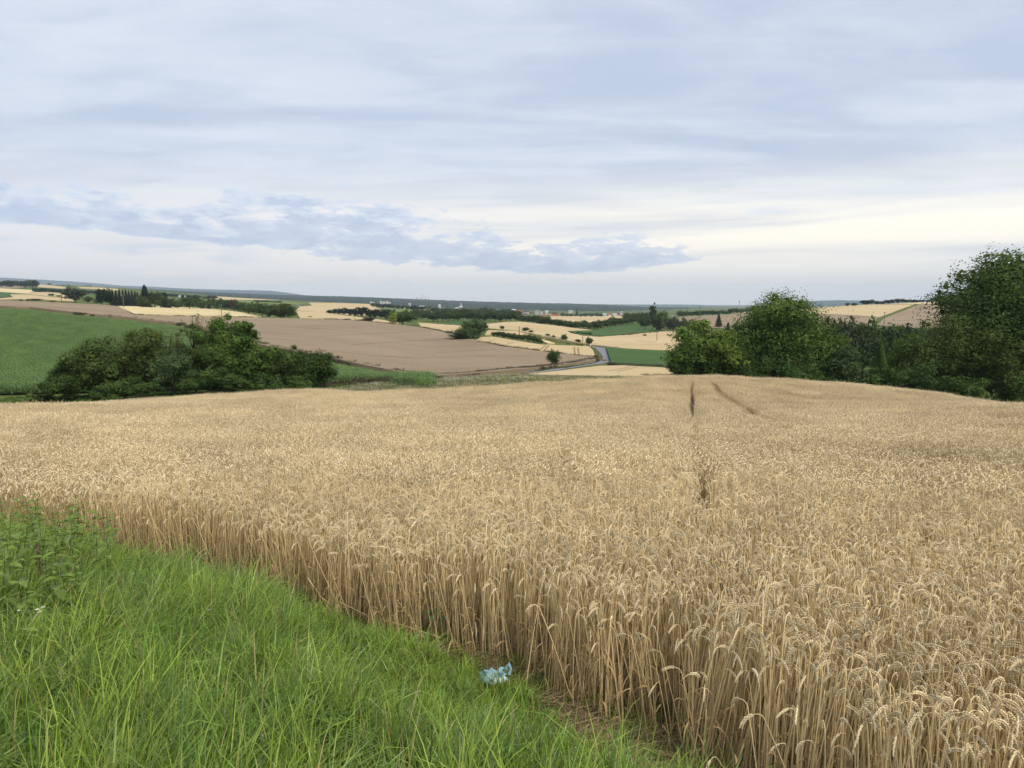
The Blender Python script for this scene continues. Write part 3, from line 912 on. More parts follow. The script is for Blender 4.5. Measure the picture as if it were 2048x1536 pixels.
while nst < 285:
    q = R.random() ** 1.15
    x = 1.55 - q * 8.0
    y = float(np.interp(x, EX, EY))
    off = R.normal(0.02, 0.09)
    x2, y2 = x - 0.64 * off, y - 0.77 * off
    wheat_stalk(x2, y2, R.uniform(0, 6.28), 0, nst, 'ripe wheat stalk with nodding ear at the front edge of the wheat field',
                sc=R.normal(0.88, 0.06), fall=(R.normal(-2.3, 0.9), abs(R.normal(0.0, 0.12)) + (R.random() < 0.05) * R.uniform(0.2, 0.6)))
    nst += 1
# stalks knocked out of the crop
def fallen(px, py, heading, lean, label, sc=1.0, i=0, z=0.02):
    X, Y = hit(px, py, 0.0)
    wheat_stalk(X, Y, 0.0, 0, i, label, None, sc, z, (heading, lean))
fallen(1395, 1530, math.radians(160), 1.42, 'single wheat stalk lying across the bare soil in front of the field', 1.0, 1)
fallen(925, 1298, math.radians(165), 1.30, 'bent wheat stalk sprawling over the grass beside the field', 0.9, 3)
fallen(1050, 1392, math.radians(75), 0.55, 'leaning wheat stalk hanging over behind the plastic bag', 0.95, 5)
fallen(820, 1285, math.radians(150), 1.2, 'broken wheat stalk fallen from the bent bunch into the grass', 0.95, 7)
fallen(855, 1290, math.radians(135), 0.95, 'half fallen wheat stalk at the foot of the bent bunch', 1.0, 9)
fallen(640, 1240, math.radians(195), 1.25, 'flattened wheat stalk pointing to the nettles', 0.95, 2)
fallen(250, 1105, math.radians(150), 1.05, 'wheat stalk leaning out near the nettle patch', 1.0, 4)
fallen(1160, 1440, math.radians(170), 1.38, 'short broken wheat stalk on the brown litter', 0.7, 6)

# bunches of straw bent down and litter along the foot of the crop
def straw_tuft(r, n, spread, flat):
    A = Acc()
    for _ in range(n):
        th = r.uniform(0, 6.28); L = r.uniform(0.08, 0.35)
        e = r.uniform(0.02, flat)
        p0 = np.array([r.normal(0, spread), r.normal(0, spread), r.uniform(0.0, 0.03)])
        d = np.array([math.cos(th) * math.cos(e), math.sin(th) * math.cos(e), math.sin(e)])
        s = np.linspace(0, 1, 3)[:, None]
        V, T = tube(p0 + d * s * L + np.array([0, 0, -0.06]) * s * s, 0.0018, 3)
        A.add(V, T, np.array([0.33, 0.24, 0.13]) * r.uniform(0.4, 1.1))
    return A.mesh('straw_litter', M['straw'])
LB = bank('straw_litter', [straw_tuft(R, 22, 0.07, 0.35) for _ in range(5)])
P_ = []
while len(P_) < 620:
    x = R.uniform(-8.5, 1.6); y = float(np.interp(x, EX, EY)); o_ = R.normal(0.06, 0.16)
    P_.append((x - 0.64 * o_, y - 0.77 * o_))
for _ in range(150):                        # the trampled bare patch at the bottom of the view
    X, Y = hit(R.uniform(1060, 1380), R.uniform(1390, 1580)); P_.append((X, Y))
P_ = np.array(P_)
scatter('straw_litter', np.column_stack([P_, TZ(P_[:, 0], P_[:, 1])]), np.column_stack([np.zeros((len(P_), 2)), R.uniform(0, 6.28, len(P_))]),
        np.ones((len(P_), 3)) * R.uniform(0.7, 1.2, (len(P_), 1)), R.integers(0, 5, len(P_)), LB)
# ------------------------------------------------------------------ grass of the bank
GCOL = [np.array(c) for c in ((0.172, 0.276, 0.032), (0.128, 0.222, 0.030), (0.235, 0.315, 0.048), (0.105, 0.185, 0.038))]
def grass_tuft(r, n, L0, spread, wid, curl, colour, lean=(0, 0)):
    A = Acc()
    for _ in range(n):
        th = r.uniform(0, 6.28); h = np.array([math.cos(th), math.sin(th), 0])
        L = L0 * r.uniform(0.45, 1.15)
        a0 = abs(r.normal(0.12, 0.14)); a1 = a0 + abs(r.normal(curl, curl * 0.6))
        ns = 5
        ang = a0 + (a1 - a0) * np.linspace(0, 1, ns) ** 1.6
        x = np.concatenate([[0], np.cumsum(np.sin(ang) * L / ns)]); z = np.concatenate([[0], np.cumsum(np.cos(ang) * L / ns)])
        p0 = np.array([r.normal(0, spread), r.normal(0, spread), 0])
        s = np.linspace(0, 1, ns + 1)
        P = p0 + x[:, None] * h + z[:, None] * np.array([0, 0, 1.0]) + np.outer(s ** 2 * L, [lean[0], lean[1], 0])
        w_ = wid * r.uniform(0.6, 1.25)
        up = np.cross(h, [0, 0, 1]); side_ = np.cos(0.5) * np.array([0, 0, 1.0]) + h * 0.5
        V, T = strip(P, w_ * np.array([0.7, 1.0, 1.0, 0.85, 0.5, 0.05]), h * -0.6 + np.array([0, 0, 0.8]) + up * r.normal(0, 0.5))
        c = colour * r.uniform(0.7, 1.3)
        if r.random() < 0.04: c = np.array([0.34, 0.28, 0.13]) * r.uniform(0.7, 1.1)
        g = np.concatenate([s, s])[:, None]
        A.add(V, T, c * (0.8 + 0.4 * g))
    return A.mesh('grass_tuft', M['grass_leaf'])

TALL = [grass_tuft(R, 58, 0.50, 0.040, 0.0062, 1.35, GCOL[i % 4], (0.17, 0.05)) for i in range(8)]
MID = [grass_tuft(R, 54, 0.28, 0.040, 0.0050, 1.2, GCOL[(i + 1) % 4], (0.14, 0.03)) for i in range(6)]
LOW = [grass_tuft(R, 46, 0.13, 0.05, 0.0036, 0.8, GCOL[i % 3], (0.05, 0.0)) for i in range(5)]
def broad_weed(r):
    A = Acc()
    for k in range(r.integers(7, 14)):
        th = r.uniform(0, 6.28); h = np.array([math.cos(th), math.sin(th), 0]); L = r.uniform(0.10, 0.24); s = np.linspace(0, 1, 6)[:, None]; e = r.uniform(0.5, 1.3)
        V, T = strip(h * s * L * 0.8 + np.array([0, 0, 1.0]) * (e * s - 0.6 * e * s * s) * L, L * np.array([0.06, 0.16, 0.27, 0.27, 0.18, 0.02]), np.array([0, 0, 1.0]) + r.normal(0, 0.2, 3))
        A.add(V, T, np.array([0.10, 0.19, 0.035]) * r.uniform(0.7, 1.25))
    return A.mesh('broad_weed', M['grass_leaf'])
def seed_grass(r):
    A = Acc()
    for k in range(5):
        th = r.uniform(0, 6.28); h = np.array([math.cos(th), math.sin(th), 0]); L = r.uniform(0.35, 0.6); s = np.linspace(0, 1, 5)[:, None]
        P = h * s * s * L * 0.3 + np.array([0, 0, 1.0]) * s * L
        V, T = tube(P, 0.0012, 3); A.add(V, T, np.array([0.30, 0.27, 0.12]))
        for q in range(8):
            A.add(OCT * np.array([0.005, 0.005, 0.016]) + P[-1] - np.array([0, 0, 0.012 * q]) + r.normal(0, 0.004, 3), OCTT, np.array([0.36, 0.30, 0.17]) * r.uniform(0.7, 1.2))
    return A.mesh('seed_grass', M['grass_leaf'])
GB = bank('grass_tuft', TALL + MID + LOW + [broad_weed(R) for _ in range(4)] + [seed_grass(R) for _ in range(2)])

def vnoise(x, y, s, k=0):
    x = np.asarray(x) * s + 17.3 * k; y = np.asarray(y) * s + 5.1 * k
    return (np.sin(x * 1.7 + 1.3 * np.sin(y * 1.1)) + np.sin(y * 2.3 + 1.7 * np.sin(x * 0.9 + 2)) + np.sin((x + y) * 1.3 + 0.7)) / 3

P_, I_, S_ = [], [], []
BAG = hit(985, 1356, 0.06)
for _ in range(40000):
    y = R.uniform(1.6, 12.5); x = R.uniform(-0.80 * y - 1.2, 0.72 * y + 1.0)
    s = float(side(x, y))
    if s < -0.05: continue
    n_ = vnoise(x, y, 1.1)
    # thin on the trampled soil by the crop at the right
    lim = 0.10 + 0.34 * min(1.0, max(0.0, (x + 1.2) / 1.5)) + 0.45 * min(1.0, max(0.0, x - 0.15)) + 0.10 * float(vnoise(x, y, 2.5, 3))
    bare = 1.0 if s < lim else 0.0
    dens = (0.31 if s > 0.5 else 0.28) * (0.45 + 0.85 * (vnoise(x, y, 3.3, 2) > -0.1))
    bag = math.hypot(x - BAG[0], y - BAG[1])
    if bag < 0.15 or (abs(x - BAG[0] * y / BAG[1]) < 0.13 and BAG[1] - 0.45 < y < BAG[1] and R.random() < 0.8): continue
    if s < 0.12: dens *= 0.35
    if x > -0.5 and s < 0.45: dens *= 0.55
    if R.random() > dens * (1 - 0.90 * bare): continue
    tallness = s * 0.62 + 0.55 * n_ + 0.12 * (-x - 1.0) - 0.17 - (0.5 if s < 0.45 else 0) - (0.8 if bag < 0.5 else 0) - 1.0 * bare
    kind_ = R.random()
    if kind_ < 0.045 and not bare and bag > 0.7: I_.append(19 + R.integers(0, 4)); sc = R.uniform(0.7, 1.2)
    elif kind_ < 0.058 and not bare and bag > 0.5: I_.append(23 + R.integers(0, 2)); sc = R.uniform(0.6, 1.0)
    elif tallness > 0.55: I_.append(R.integers(0, 8)); sc = R.uniform(0.75, 1.15)
    elif tallness > 0.05: I_.append(8 + R.integers(0, 6)); sc = R.uniform(0.75, 1.2)
    else: I_.append(14 + R.integers(0, 5)); sc = R.uniform(0.8, 1.5)
    P_.append((x, y)); S_.append(sc)
P_ = np.array(P_); S_ = np.array(S_)
print('grass tufts', len(P_))
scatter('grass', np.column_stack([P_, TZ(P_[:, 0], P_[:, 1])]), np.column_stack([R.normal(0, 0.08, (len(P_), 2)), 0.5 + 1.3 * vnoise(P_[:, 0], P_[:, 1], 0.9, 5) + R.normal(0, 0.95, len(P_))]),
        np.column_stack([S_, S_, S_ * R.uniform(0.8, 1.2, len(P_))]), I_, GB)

# grass and weeds growing along the soil inside the foot of the crop
P_ = []
while len(P_) < 130:
    x = R.uniform(-5, 1.6); y = float(np.interp(x, EX, EY)); o_ = R.normal(-0.08, 0.14)
    P_.append((x - 0.64 * o_, y - 0.77 * o_))
P_ = np.array(P_)
scatter('grass', np.column_stack([P_, TZ(P_[:, 0], P_[:, 1])]), np.column_stack([np.zeros((len(P_), 2)), R.uniform(0, 6.28, len(P_))]),
        np.ones((len(P_), 3)) * R.uniform(0.7, 1.3, (len(P_), 1)), 14 + R.integers(0, 5, len(P_)), GB)

# ------------------------------------------------------------------ nettles
def nettle_leaf():
    A = Acc()
    for j in range(2):                       # two halves folded along the midrib, toothed rim
        s = np.linspace(0, 1, 8)
        wv = np.sin(np.pi * np.clip(s * 0.93 + 0.07, 0, 1)) ** 0.8 * 0.30 * (1 - 0.35 * s) * (1 + 0.10 * (np.arange(8) % 2))
        sg = -1 if j == 0 else 1
        mid = np.column_stack([s, s * 0, 0.16 * s - 0.38 * s * s])
        rim = mid + np.column_stack([s * 0 + 0.03 * (np.arange(8) % 2), sg * wv, 0.35 * wv])
        V = np.concatenate([mid, rim]); i = np.arange(7)
        T = np.concatenate([np.stack([i, i + 1, i + 9], 1), np.stack([i, i + 9, i + 8], 1)])
        A.add(V, T, np.array([0.150, 0.228, 0.030]) * (1.0 if j else 0.92))
    return A.mesh('leaf', M['grass_leaf'])
NL_ = nettle_leaf()
NS_ = []
for _ in range(3):
    A = Acc()
    z = np.linspace(0, 1, 6)
    V, T = tube(np.column_stack([0.05 * np.sin(z * 2 + R.uniform(0, 6)), 0.05 * z * z * R.normal(0, 1), z * 0.72]), np.linspace(0.004, 0.002, 6), 4)
    A.add(V, T, np.array([0.10, 0.15, 0.04])); NS_.append(A.mesh('stem', M['grass_leaf']))
ORD = ['first', 'second', 'third', 'fourth', 'fifth', 'sixth', 'seventh', 'eighth', 'ninth', 'tenth', 'eleventh', 'twelfth', 'thirteenth', 'fourteenth', 'fifteenth',
       'sixteenth', 'seventeenth', 'eighteenth', 'nineteenth', 'twentieth', 'twenty first', 'twenty second', 'twenty third', 'twenty fourth', 'twenty fifth', 'twenty sixth',
       'twenty seventh', 'twenty eighth', 'twenty ninth', 'thirtieth'] + [f'{k}th' for k in range(31, 90)]
def nettle(x, y, sc, label):
    t = thing('nettle_plant', label, 'nettle', (x, y, float(TZ(x, y))), 'nettles growing at the corner of the grass bank', R.uniform(0, 6.28), (sc, sc, sc))
    obj('stem', NS_[R.integers(3)], t)
    n = 8
    for k in range(n):
        z = 0.16 + 0.56 * k / (n - 1)
        for h in (0, 1):
            o = obj('leaf', NL_, t, (0, 0, z))
            L = (0.105 - 0.008 * abs(k - 3) - (0.03 if k > 6 else 0)) * R.uniform(0.85, 1.15)
            o.scale = (L, L * 0.95, L)
            o.rotation_euler = Euler((R.normal(0, 0.2), R.uniform(-0.15, 0.35) - 0.05 * k, (k % 2) * math.pi / 2 + h * math.pi + R.normal(0, 0.25)), 'XYZ')
spots = []
while len(spots) < 62:
    px, py = R.uniform(-60, 250), R.uniform(1055, 1290)
    X, Y = hit(px, py, 0.25)
    if side(X, Y) < 0.15 or py > 1290 - max(0, px - 60) * 0.85: continue
    if any(math.hypot(X - a, Y - b) < 0.14 for a, b in spots): continue
    spots.append((X, Y))
spots.sort(key=lambda p: -p[1])
for i, (X, Y) in enumerate(spots):
    nettle(X, Y, R.uniform(0.8, 1.12), 'green stinging nettle in the leafy clump at the corner of the grass and wheat')
for (px, py), lb in (((175, 1240), 'pale green nettle alone in the grass in front of the nettle clump'), ((60, 1345), 'low nettle half hidden in the tall grass'),):
    X, Y = hit(px, py, 0.2); nettle(X, Y, 0.7, lb)
# brown seed stalk of a dock among them
X, Y = hit(85, 1225, 0.1)
t = thing('dock_plant', 'thin brown seed stalk of dock standing between the nettles', 'dock', (X, Y, float(TZ(X, Y))), None, 0, (0.7, 0.7, 0.68))
A = Acc(); V, T = tube([(0, 0, 0), (0.01, 0, 0.4), (0.0, 0.01, 0.75), (0.02, 0.01, 0.95)], [0.004, 0.0035, 0.003, 0.0015], 5); A.add(V, T, (0.13, 0.085, 0.05)); obj('stem', A.mesh('stem', M['straw']), t)
A = Acc()
for k in range(160):
    z = R.uniform(0.5, 0.95); th = R.uniform(0, 6.28); rr_ = 0.035 * (1.05 - z) / 0.5 * R.random() + 0.004
    A.add(OCT * 0.014 + [rr_ * math.cos(th), rr_ * math.sin(th), z], OCTT, np.array([0.17, 0.10, 0.065]) * R.uniform(0.6, 1.2))
obj('seed_head', A.mesh('seed_head', M['straw']), t)

# ------------------------------------------------------------------ small white and yellow flowers, weeds
M['petal'] = plain('white_petal', (0.82, 0.80, 0.70), 0.6, 0.2, 0.04, 40)
M['petal_yellow'] = plain('yellow_petal', (0.75, 0.55, 0.05), 0.6, 0.2, 0.05, 40)
def flower(px, py, h, r_, mat, label, heads=1):
    X, Y = hit(px, py, h)
    t = thing('white_flower' if mat == 'petal' else 'yellow_flower', label, 'flower', (X, Y, float(TZ(X, Y))))
    A = Acc(); V, T = tube([(0, 0, 0), (0.02, 0, h * 0.5), (0, 0, h)], 0.0016, 3); A.add(V, T, (0.09, 0.17, 0.04)); obj('stem', A.mesh('stem', M['grass_leaf']), t)
    for q in range(heads):
        A = Acc(); off = np.array([R.normal(0, 0.02), R.normal(0, 0.02), h + R.normal(0, 0.015)]) if q else np.array([0, 0, h])
        for k in range(6):
            th = k * math.pi / 3
            c_, s_ = math.cos(th), math.sin(th)
            P = np.array([[0, 0, 0], [c_ * .6 - s_ * .3, s_ * .6 + c_ * .3, .25], [c_, s_, .15], [c_ * .6 + s_ * .3, s_ * .6 - c_ * .3, .25]]) * r_ * 0.72 + off
            A.add(P, [[0, 1, 2], [0, 2, 3]], (1, 1, 1))
        obj('petals', A.mesh('petals', M[mat]), t)
for a in ((262, 1117, .35, .016, 'petal', 'tiny white flower head by the wheat near the nettles', 2), (265, 1148, .35, .022, 'petal', 'cluster of white flowers below the wheat in tall grass', 3),
          (75, 1220, .4, .02, 'petal', 'white flowers low among the nettles', 3), (38, 1222, .4, .014, 'petal', 'single white bindweed flower at the foot of the nettles', 1),
          (418, 1220, .35, .015, 'petal', 'lone white flower in the middle of the grass', 1), (566, 1352, .25, .022, 'petal', 'pale flower head on a stalk in the grass left of the bag', 1),
          (541, 1352, .25, .012, 'petal', 'small cream flower beside the pale flower head', 1), (449, 1313, .3, .010, 'petal', 'very small white flower in tall grass', 1),
          (713, 1395, .1, .014, 'petal', 'white clover head in the short grass below the bag', 2), (1014, 1418, .15, .012, 'petal', 'whitish clover head just below the plastic bag', 1),
          (1093, 1452, .1, .014, 'petal', 'bright white flower near the bare brown soil', 1), (1150, 1500, .1, .010, 'petal', 'small white bloom on the trampled soil', 2),
          (584, 1438, .2, .010, 'petal_yellow', 'yellow flower speck in the grass at the bottom', 1), (645, 1205, .2, .009, 'petal_yellow', 'yellow flower speck by the bent straw', 1)):
    flower(*a)

def weed(px, py, h, sc, label, n=14, col=(0.055, 0.115, 0.035)):
    X, Y = hit(px, py, h)
    t = thing('weed_plant', label, 'weed', (X, Y, float(TZ(X, Y))), None, R.uniform(0, 6))
    H = h + 0.10
    A = Acc(); V, T = tube([(0, 0, 0), (0.01, 0, H * .5), (0, 0.01, H)], [0.004, 0.004, 0.002], 4); A.add(V, T, col); obj('stem', A.mesh('stem', M['grass_leaf']), t)
    A = Acc()
    for k in range(n):
        z = H * (0.62 + 0.38 * k / n); th = k * 2.4; hh = np.array([math.cos(th), math.sin(th), 0]); s = np.linspace(0, 1, 5)[:, None]
        L = sc * R.uniform(0.7, 1.2)
        V, T = strip(np.array([0, 0, z]) + hh * s * L + np.array([0, 0, 1.0]) * (0.5 * s - 0.7 * s * s) * L, L * np.array([0.12, 0.34, 0.38, 0.24, 0.02]), np.array([0, 0, 1.0]))
        A.add(V, T, np.array(col) * R.uniform(0.7, 1.4))
    kind(obj('foliage', A.mesh('foliage', M['grass_leaf']), t), 'stuff')
weed(1136, 928, .82, .17, 'dark green thistle poking out of the middle of the wheat')
weed(722, 955, .82, .12, 'small green weed tip in the wheat far behind the nettles')
weed(1226, 1078, .80, .07, 'small green weed showing between ears above the bag')
weed(1238, 1106, .74, .07, 'low green weed between ears just behind the front wheat')
weed(1348, 1140, .72, .06, 'green weed hidden in the wheat beside the wheel track')
weed(870, 1240, .18, .10, 'bluish green weed at the foot of the bent straw')
for (px, py, lb) in ((515, 985, 'tall thin green grass stem above the wheat behind the nettles'), (618, 1010, 'thin green grass stems above the wheat'), (662, 1030, 'green grass blades standing in the front wheat'),
                     (1400, 1000, 'green grass blade beside the wheel track in the wheat')):
    X, Y = hit(px, py, 0.8)
    t = thing('grass_plant', lb, 'grass plant', (X, Y, float(TZ(X, Y))))
    g_ = grass_tuft(R, 9, 1.08, 0.03, 0.005, 0.25, GCOL[1]); obj('leaves', g_, t)

# ------------------------------------------------------------------ crumpled plastic bag
m, q, o_ = material('pale_blue_plastic')
tc_ = q.n('ShaderNodeTexCoord'); nz = q.noise(tc_.outputs['Object'], 26, 4, 0.6, 0.5); nz2 = q.noise(tc_.outputs['Object'], 11, 3, 0.5)
c = q.mix(q.ramp(nz2, 0.40, 0.58), (0.38, 0.58, 0.63), (0.13, 0.29, 0.36))
b = bsdf(q, c, 0.28, 0.5)
tr = q.n('ShaderNodeBsdfTranslucent'); q.put(tr.inputs['Color'], c)
mx = q.n('ShaderNodeMixShader'); mx.inputs[0].default_value = 0.4
q.put(mx.inputs[1], b.outputs[0]); q.put(mx.inputs[2], tr.outputs[0]); q.put(o_.inputs[0], mx.outputs[0])
M['plastic'] = m
def crumple(n, rx, ry, rz, seed, fold=0.2):
    th, ph = np.meshgrid(np.linspace(0, 2 * math.pi, n, endpoint=False), np.linspace(0.02, math.pi - 0.02, n // 2))
    x = np.cos(th) * np.sin(ph); y = np.sin(th) * np.sin(ph); z = np.cos(ph)
    r_ = np.ones_like(x); g = np.random.default_rng(seed)
    for k in range(9):
        d = g.normal(0, 1, 3); d /= np.linalg.norm(d); f = g.uniform(2, 7)
        r_ += fold * (0.5 - np.abs(np.sin((x * d[0] + y * d[1] + z * d[2]) * f + g.uniform(0, 6)))) * 1.2 / (1 + 0.25 * f)
    V = np.stack([x * r_ * rx, y * r_ * ry, np.maximum(z * r_ * rz, -0.5 * rz)], -1).reshape(-1, 3)
    i = (np.arange(n // 2 - 1)[:, None] * n + np.arange(n)[None]); j = np.arange(n // 2 - 1)[:, None] * n + (np.arange(n)[None] + 1) % n
    T = np.stack([i.ravel(), (i + n).ravel(), (j + n).ravel(), j.ravel()], 1)
    return V, T
X, Y = BAG
t = thing('plastic_bag', 'crumpled pale blue plastic bag lying in the grass by the wheat', 'plastic bag', (X, Y, float(TZ(X, Y)) + 0.005), None, 0, (0.88, 0.88, 0.88))
V, T = crumple(48, 0.098, 0.068, 0.07, 5, 0.17)
V2, T2 = crumple(34, 0.055, 0.05, 0.05, 9, 0.24)
V2 = V2 + [0.075, 0.05, 0.055]
o = obj('body', mesh('body', np.concatenate([V + [-0.02, 0, 0.075], V2]), np.concatenate([T, T2 + len(V)]), None, M['plastic'], False), t)
o.rotation_euler = (0, 0, 0.25)
M['plastic_white'] = plain('white_plastic', (0.56, 0.68, 0.70), 0.3, 0.5, 0.05, 20)
s = np.linspace(0, 1, 16)
P = np.column_stack([-0.02 + 0.13 * s, -0.062 + 0.012 * np.sin(s * 17), 0.06 + 0.012 * np.sin(s * 23) + 0.03 * s])
V, T = strip(P, 0.034 + 0.010 * np.sin(s * 19), np.array([0.1, -1.0, 0.5]))
obj('hem', mesh('hem', V, T, None, M['plastic_white']), t)
V, T = tube([(0.11, 0.06, 0.11), (0.13, 0.05, 0.15), (0.145, 0.03, 0.12), (0.13, 0.02, 0.08)], [0.02, 0.012, 0.01, 0.016], 6)
obj('handle', mesh('handle', V, T, None, M['plastic']), t)
# ------------------------------------------------------------------ corn plants on the left slope
def corn_tile(r, rows=3, size=2.25):
    A = Acc()
    for i in range(rows):
        for j in range(9):
            x0 = (i + 0.5) * size / rows - size / 2 + r.normal(0, 0.04); y0 = (j + 0.5) * size / 9 - size / 2 + r.normal(0, 0.04)
            H = r.uniform(1.6, 2.0)
            for k in range(8):
                z = H * (0.25 + 0.72 * k / 7); th = k * math.pi + r.normal(0, 0.6) + j; h = np.array([math.cos(th), math.sin(th), 0])
                L = r.uniform(0.5, 0.8) * (1.0 - 0.25 * (k > 5)); s = np.linspace(0, 1, 4)[:, None]
                Q = np.array([x0, y0, z]) + h * s * L * 0.75 + np.array([0, 0, 1.0]) * (0.75 * s - 0.95 * s * s) * L
                V, T = strip(Q, np.array([0.07, 0.10, 0.09, 0.01]), np.array([0, 0, 1.0]))
                A.add(V, T, np.array([0.110, 0.188, 0.032]) * r.uniform(0.75, 1.35))
    return A.mesh('corn_tile', M['corn_leaf'])
CB = bank('corn_tile', [corn_tile(R) for _ in range(6)])
ca = math.radians(24)
P_ = []
for a in np.arange(-330, 60, 2.25):
    for b_ in np.arange(20, 420, 2.25):
        x = a * math.cos(ca) + b_ * math.sin(ca); y = -a * math.sin(ca) + b_ * math.cos(ca)
        if y > 60 and abs(x) < 0.80 * y: P_.append((x, y))
P_ = np.array(P_)
P_ = P_[inpoly(np.column_stack([P_[:, 0] / P_[:, 1], np.log(P_[:, 1])]), corn_plan)]
print('corn tiles', len(P_))
n = len(P_)
cs = R.uniform(0.80, 0.92, n)
scatter('corn_crop', np.column_stack([P_, TZ(P_[:, 0], P_[:, 1])]), tilt_euler(P_[:, 0], P_[:, 1], -ca + R.integers(0, 2, n) * math.pi, 1.0),
        np.column_stack([np.ones(n), np.ones(n), cs]), R.integers(0, 6, n), CB)

# ------------------------------------------------------------------ flowering weed strip and dry verges
def weed_tile(r, size, n, h, cols, flower, fs):
    A = Acc()
    for _ in range(n):
        p0 = np.array([r.uniform(-.5, .5) * size, r.uniform(-.5, .5) * size, 0]); c = cols[r.integers(len(cols))]
        H = h * r.uniform(0.4, 1.2)
        for k in range(4):
            th = r.uniform(0, 6.28); hh = np.array([math.cos(th), math.sin(th), 0]); s = np.linspace(0, 1, 3)[:, None]
            V, T = strip(p0 + hh * s * H * r.uniform(0.15, 0.6) + np.array([0, 0, 1.0]) * (1.2 * s - 0.35 * s * s) * H, np.array([0.03, 0.05, 0.005]), np.array([hh[1], -hh[0], 0.4]))
            A.add(V, T, np.array(c) * r.uniform(0.7, 1.3))
        if flower and r.random() < flower:
            A.add((OCT - [0, 0, 0.5]) * fs * np.array([1, 1, .5]) + p0 + [0, 0, H * 0.9], OCTT, np.array([0.66, 0.64, 0.56]) * r.uniform(0.8, 1.1))
    return A.mesh('weed_tile', M['straw'])
gr = [(0.18, 0.205, 0.065), (0.22, 0.225, 0.08), (0.34, 0.30, 0.14), (0.15, 0.18, 0.06)]
dry = [(0.46, 0.38, 0.20), (0.36, 0.32, 0.15), (0.52, 0.42, 0.24), (0.25, 0.25, 0.09)]
red = [(0.12, 0.07, 0.05), (0.20, 0.13, 0.08), (0.10, 0.11, 0.045)]
dk = [(0.06, 0.055, 0.03), (0.09, 0.075, 0.045), (0.05, 0.07, 0.03), (0.14, 0.10, 0.065)]
gg = [(0.065, 0.13, 0.025), (0.09, 0.155, 0.03), (0.11, 0.16, 0.045)]
WT = [weed_tile(R, 1.2, 44, 0.6, gr, 0.30, 0.08) for _ in range(3)] + [weed_tile(R, 1.2, 46, 0.5, dry, 0.12, 0.07) for _ in range(3)] + \
     [weed_tile(R, 1.2, 26, 1.0, red, 0.0, 0.1) for _ in range(2)] + [weed_tile(R, 1.6, 30, 1.1, dk, 0.04, 0.12) for _ in range(3)] + \
     [weed_tile(R, 1.2, 34, 0.35, gg, 0.03, 0.08) for _ in range(3)]
WBK = bank('weed_tile', WT)
STRIP = [(655, 776), (720, 768), (800, 762), (880, 757), (960, 752), (1050, 749), (1150, 751), (1250, 752), (1345, 751), (1400, 749), (1450, 752), (1500, 756),
         (1420, 762), (1360, 762), (1250, 766), (1150, 772), (1050, 778), (900, 788), (760, 792), (690, 790), (640, 784)]
sp = plan(STRIP, 0.5)
P_ = []
for x in np.arange(-60, 60, 0.9):
    for y in np.arange(77, 175, 0.9):
        P_.append((x + R.normal(0, .25), y + R.normal(0, .25)))
P_ = np.array(P_)
P_ = P_[inpoly(np.column_stack([P_[:, 0] / P_[:, 1], np.log(P_[:, 1])]), sp)]
fy_ = far_y(P_[:, 0] / P_[:, 1]); P_ = P_[P_[:, 1] > fy_ + 0.5]
u_ = P_[:, 0] / P_[:, 1]; d_ = P_[:, 1]
sel = np.where(R.random(len(P_)) < np.clip(0.35 + 0.5 * vnoise(P_[:, 0], P_[:, 1], 0.25) + 1.2 * (u_ + 0.05), 0.02, 0.9), 3 + R.integers(0, 3, len(P_)), R.integers(0, 3, len(P_)))
sel = np.where((d_ > 112) & (u_ > 0.02) & (R.random(len(P_)) < 0.4), 6 + R.integers(0, 2, len(P_)), sel)
print('weed tiles', len(P_))
scatter('flowering_weeds', np.column_stack([P_, TZ(P_[:, 0], P_[:, 1])]), np.column_stack([np.zeros((len(P_), 2)), R.uniform(0, 6.28, len(P_))]),
        np.ones((len(P_), 3)) * R.uniform(0.75, 1.2, (len(P_), 1)), sel, WBK)

def line_scatter(name, pts, spread, n, ids, s0, s1, h=0.3):
    pts = [hit(p[0], p[1], h) for p in pts]
    seg = np.array([math.hypot(b[0] - a[0], b[1] - a[1]) for a, b in zip(pts[:-1], pts[1:])]); cum = np.concatenate([[0], np.cumsum(seg)])
    Q = []
    for _ in range(n):
        d = R.uniform(0, cum[-1]); i = min(len(seg) - 1, int(np.searchsorted(cum, d) - 1)); i = max(i, 0)
        f = (d - cum[i]) / seg[i]; a, b = pts[i], pts[i + 1]
        Q.append((a[0] + (b[0] - a[0]) * f + R.normal(0, spread), a[1] + (b[1] - a[1]) * f + R.normal(0, spread)))
    Q = np.array(Q)
    scatter(name, np.column_stack([Q, TZ(Q[:, 0], Q[:, 1])]), np.column_stack([np.zeros((n, 2)), R.uniform(0, 6.28, n)]), np.ones((n, 3)) * R.uniform(s0, s1, (n, 1)),
            R.choice(ids, n), WBK)
line_scatter('dry_weeds', [(870, 754), (960, 749), (1040, 741), (1100, 734), (1150, 728), (1185, 720)], 0.9, 420, [8, 9, 10], 0.7, 1.25)
line_scatter('verge_weeds', [(1176, 692), (1184, 701), (1193, 713), (1198, 721)], 0.9, 120, [0, 3, 11, 12, 1], 0.5, 0.9)
line_scatter('verge_weeds', [(1210, 693), (1222, 694), (1235, 695.5)], 0.8, 50, [8, 0, 11], 0.5, 0.9)
line_scatter('verge_grass', [(-20, 806), (90, 800), (200, 796), (300, 792), (420, 787), (560, 780), (640, 777), (740, 770)], 2.0, 1000, [11, 12, 13], 0.8, 1.5)
line_scatter('verge_grass', [(900, 751), (1000, 746), (1090, 737), (1150, 729), (1190, 721)], 1.1, 420, [11, 12, 13], 0.5, 1.0)
line_scatter('verge_weeds', [(1075, 672), (1110, 676), (1130, 682), (1160, 687), (1178, 690)], 3.5, 420, [0, 1, 3, 11, 4], 0.8, 1.5)
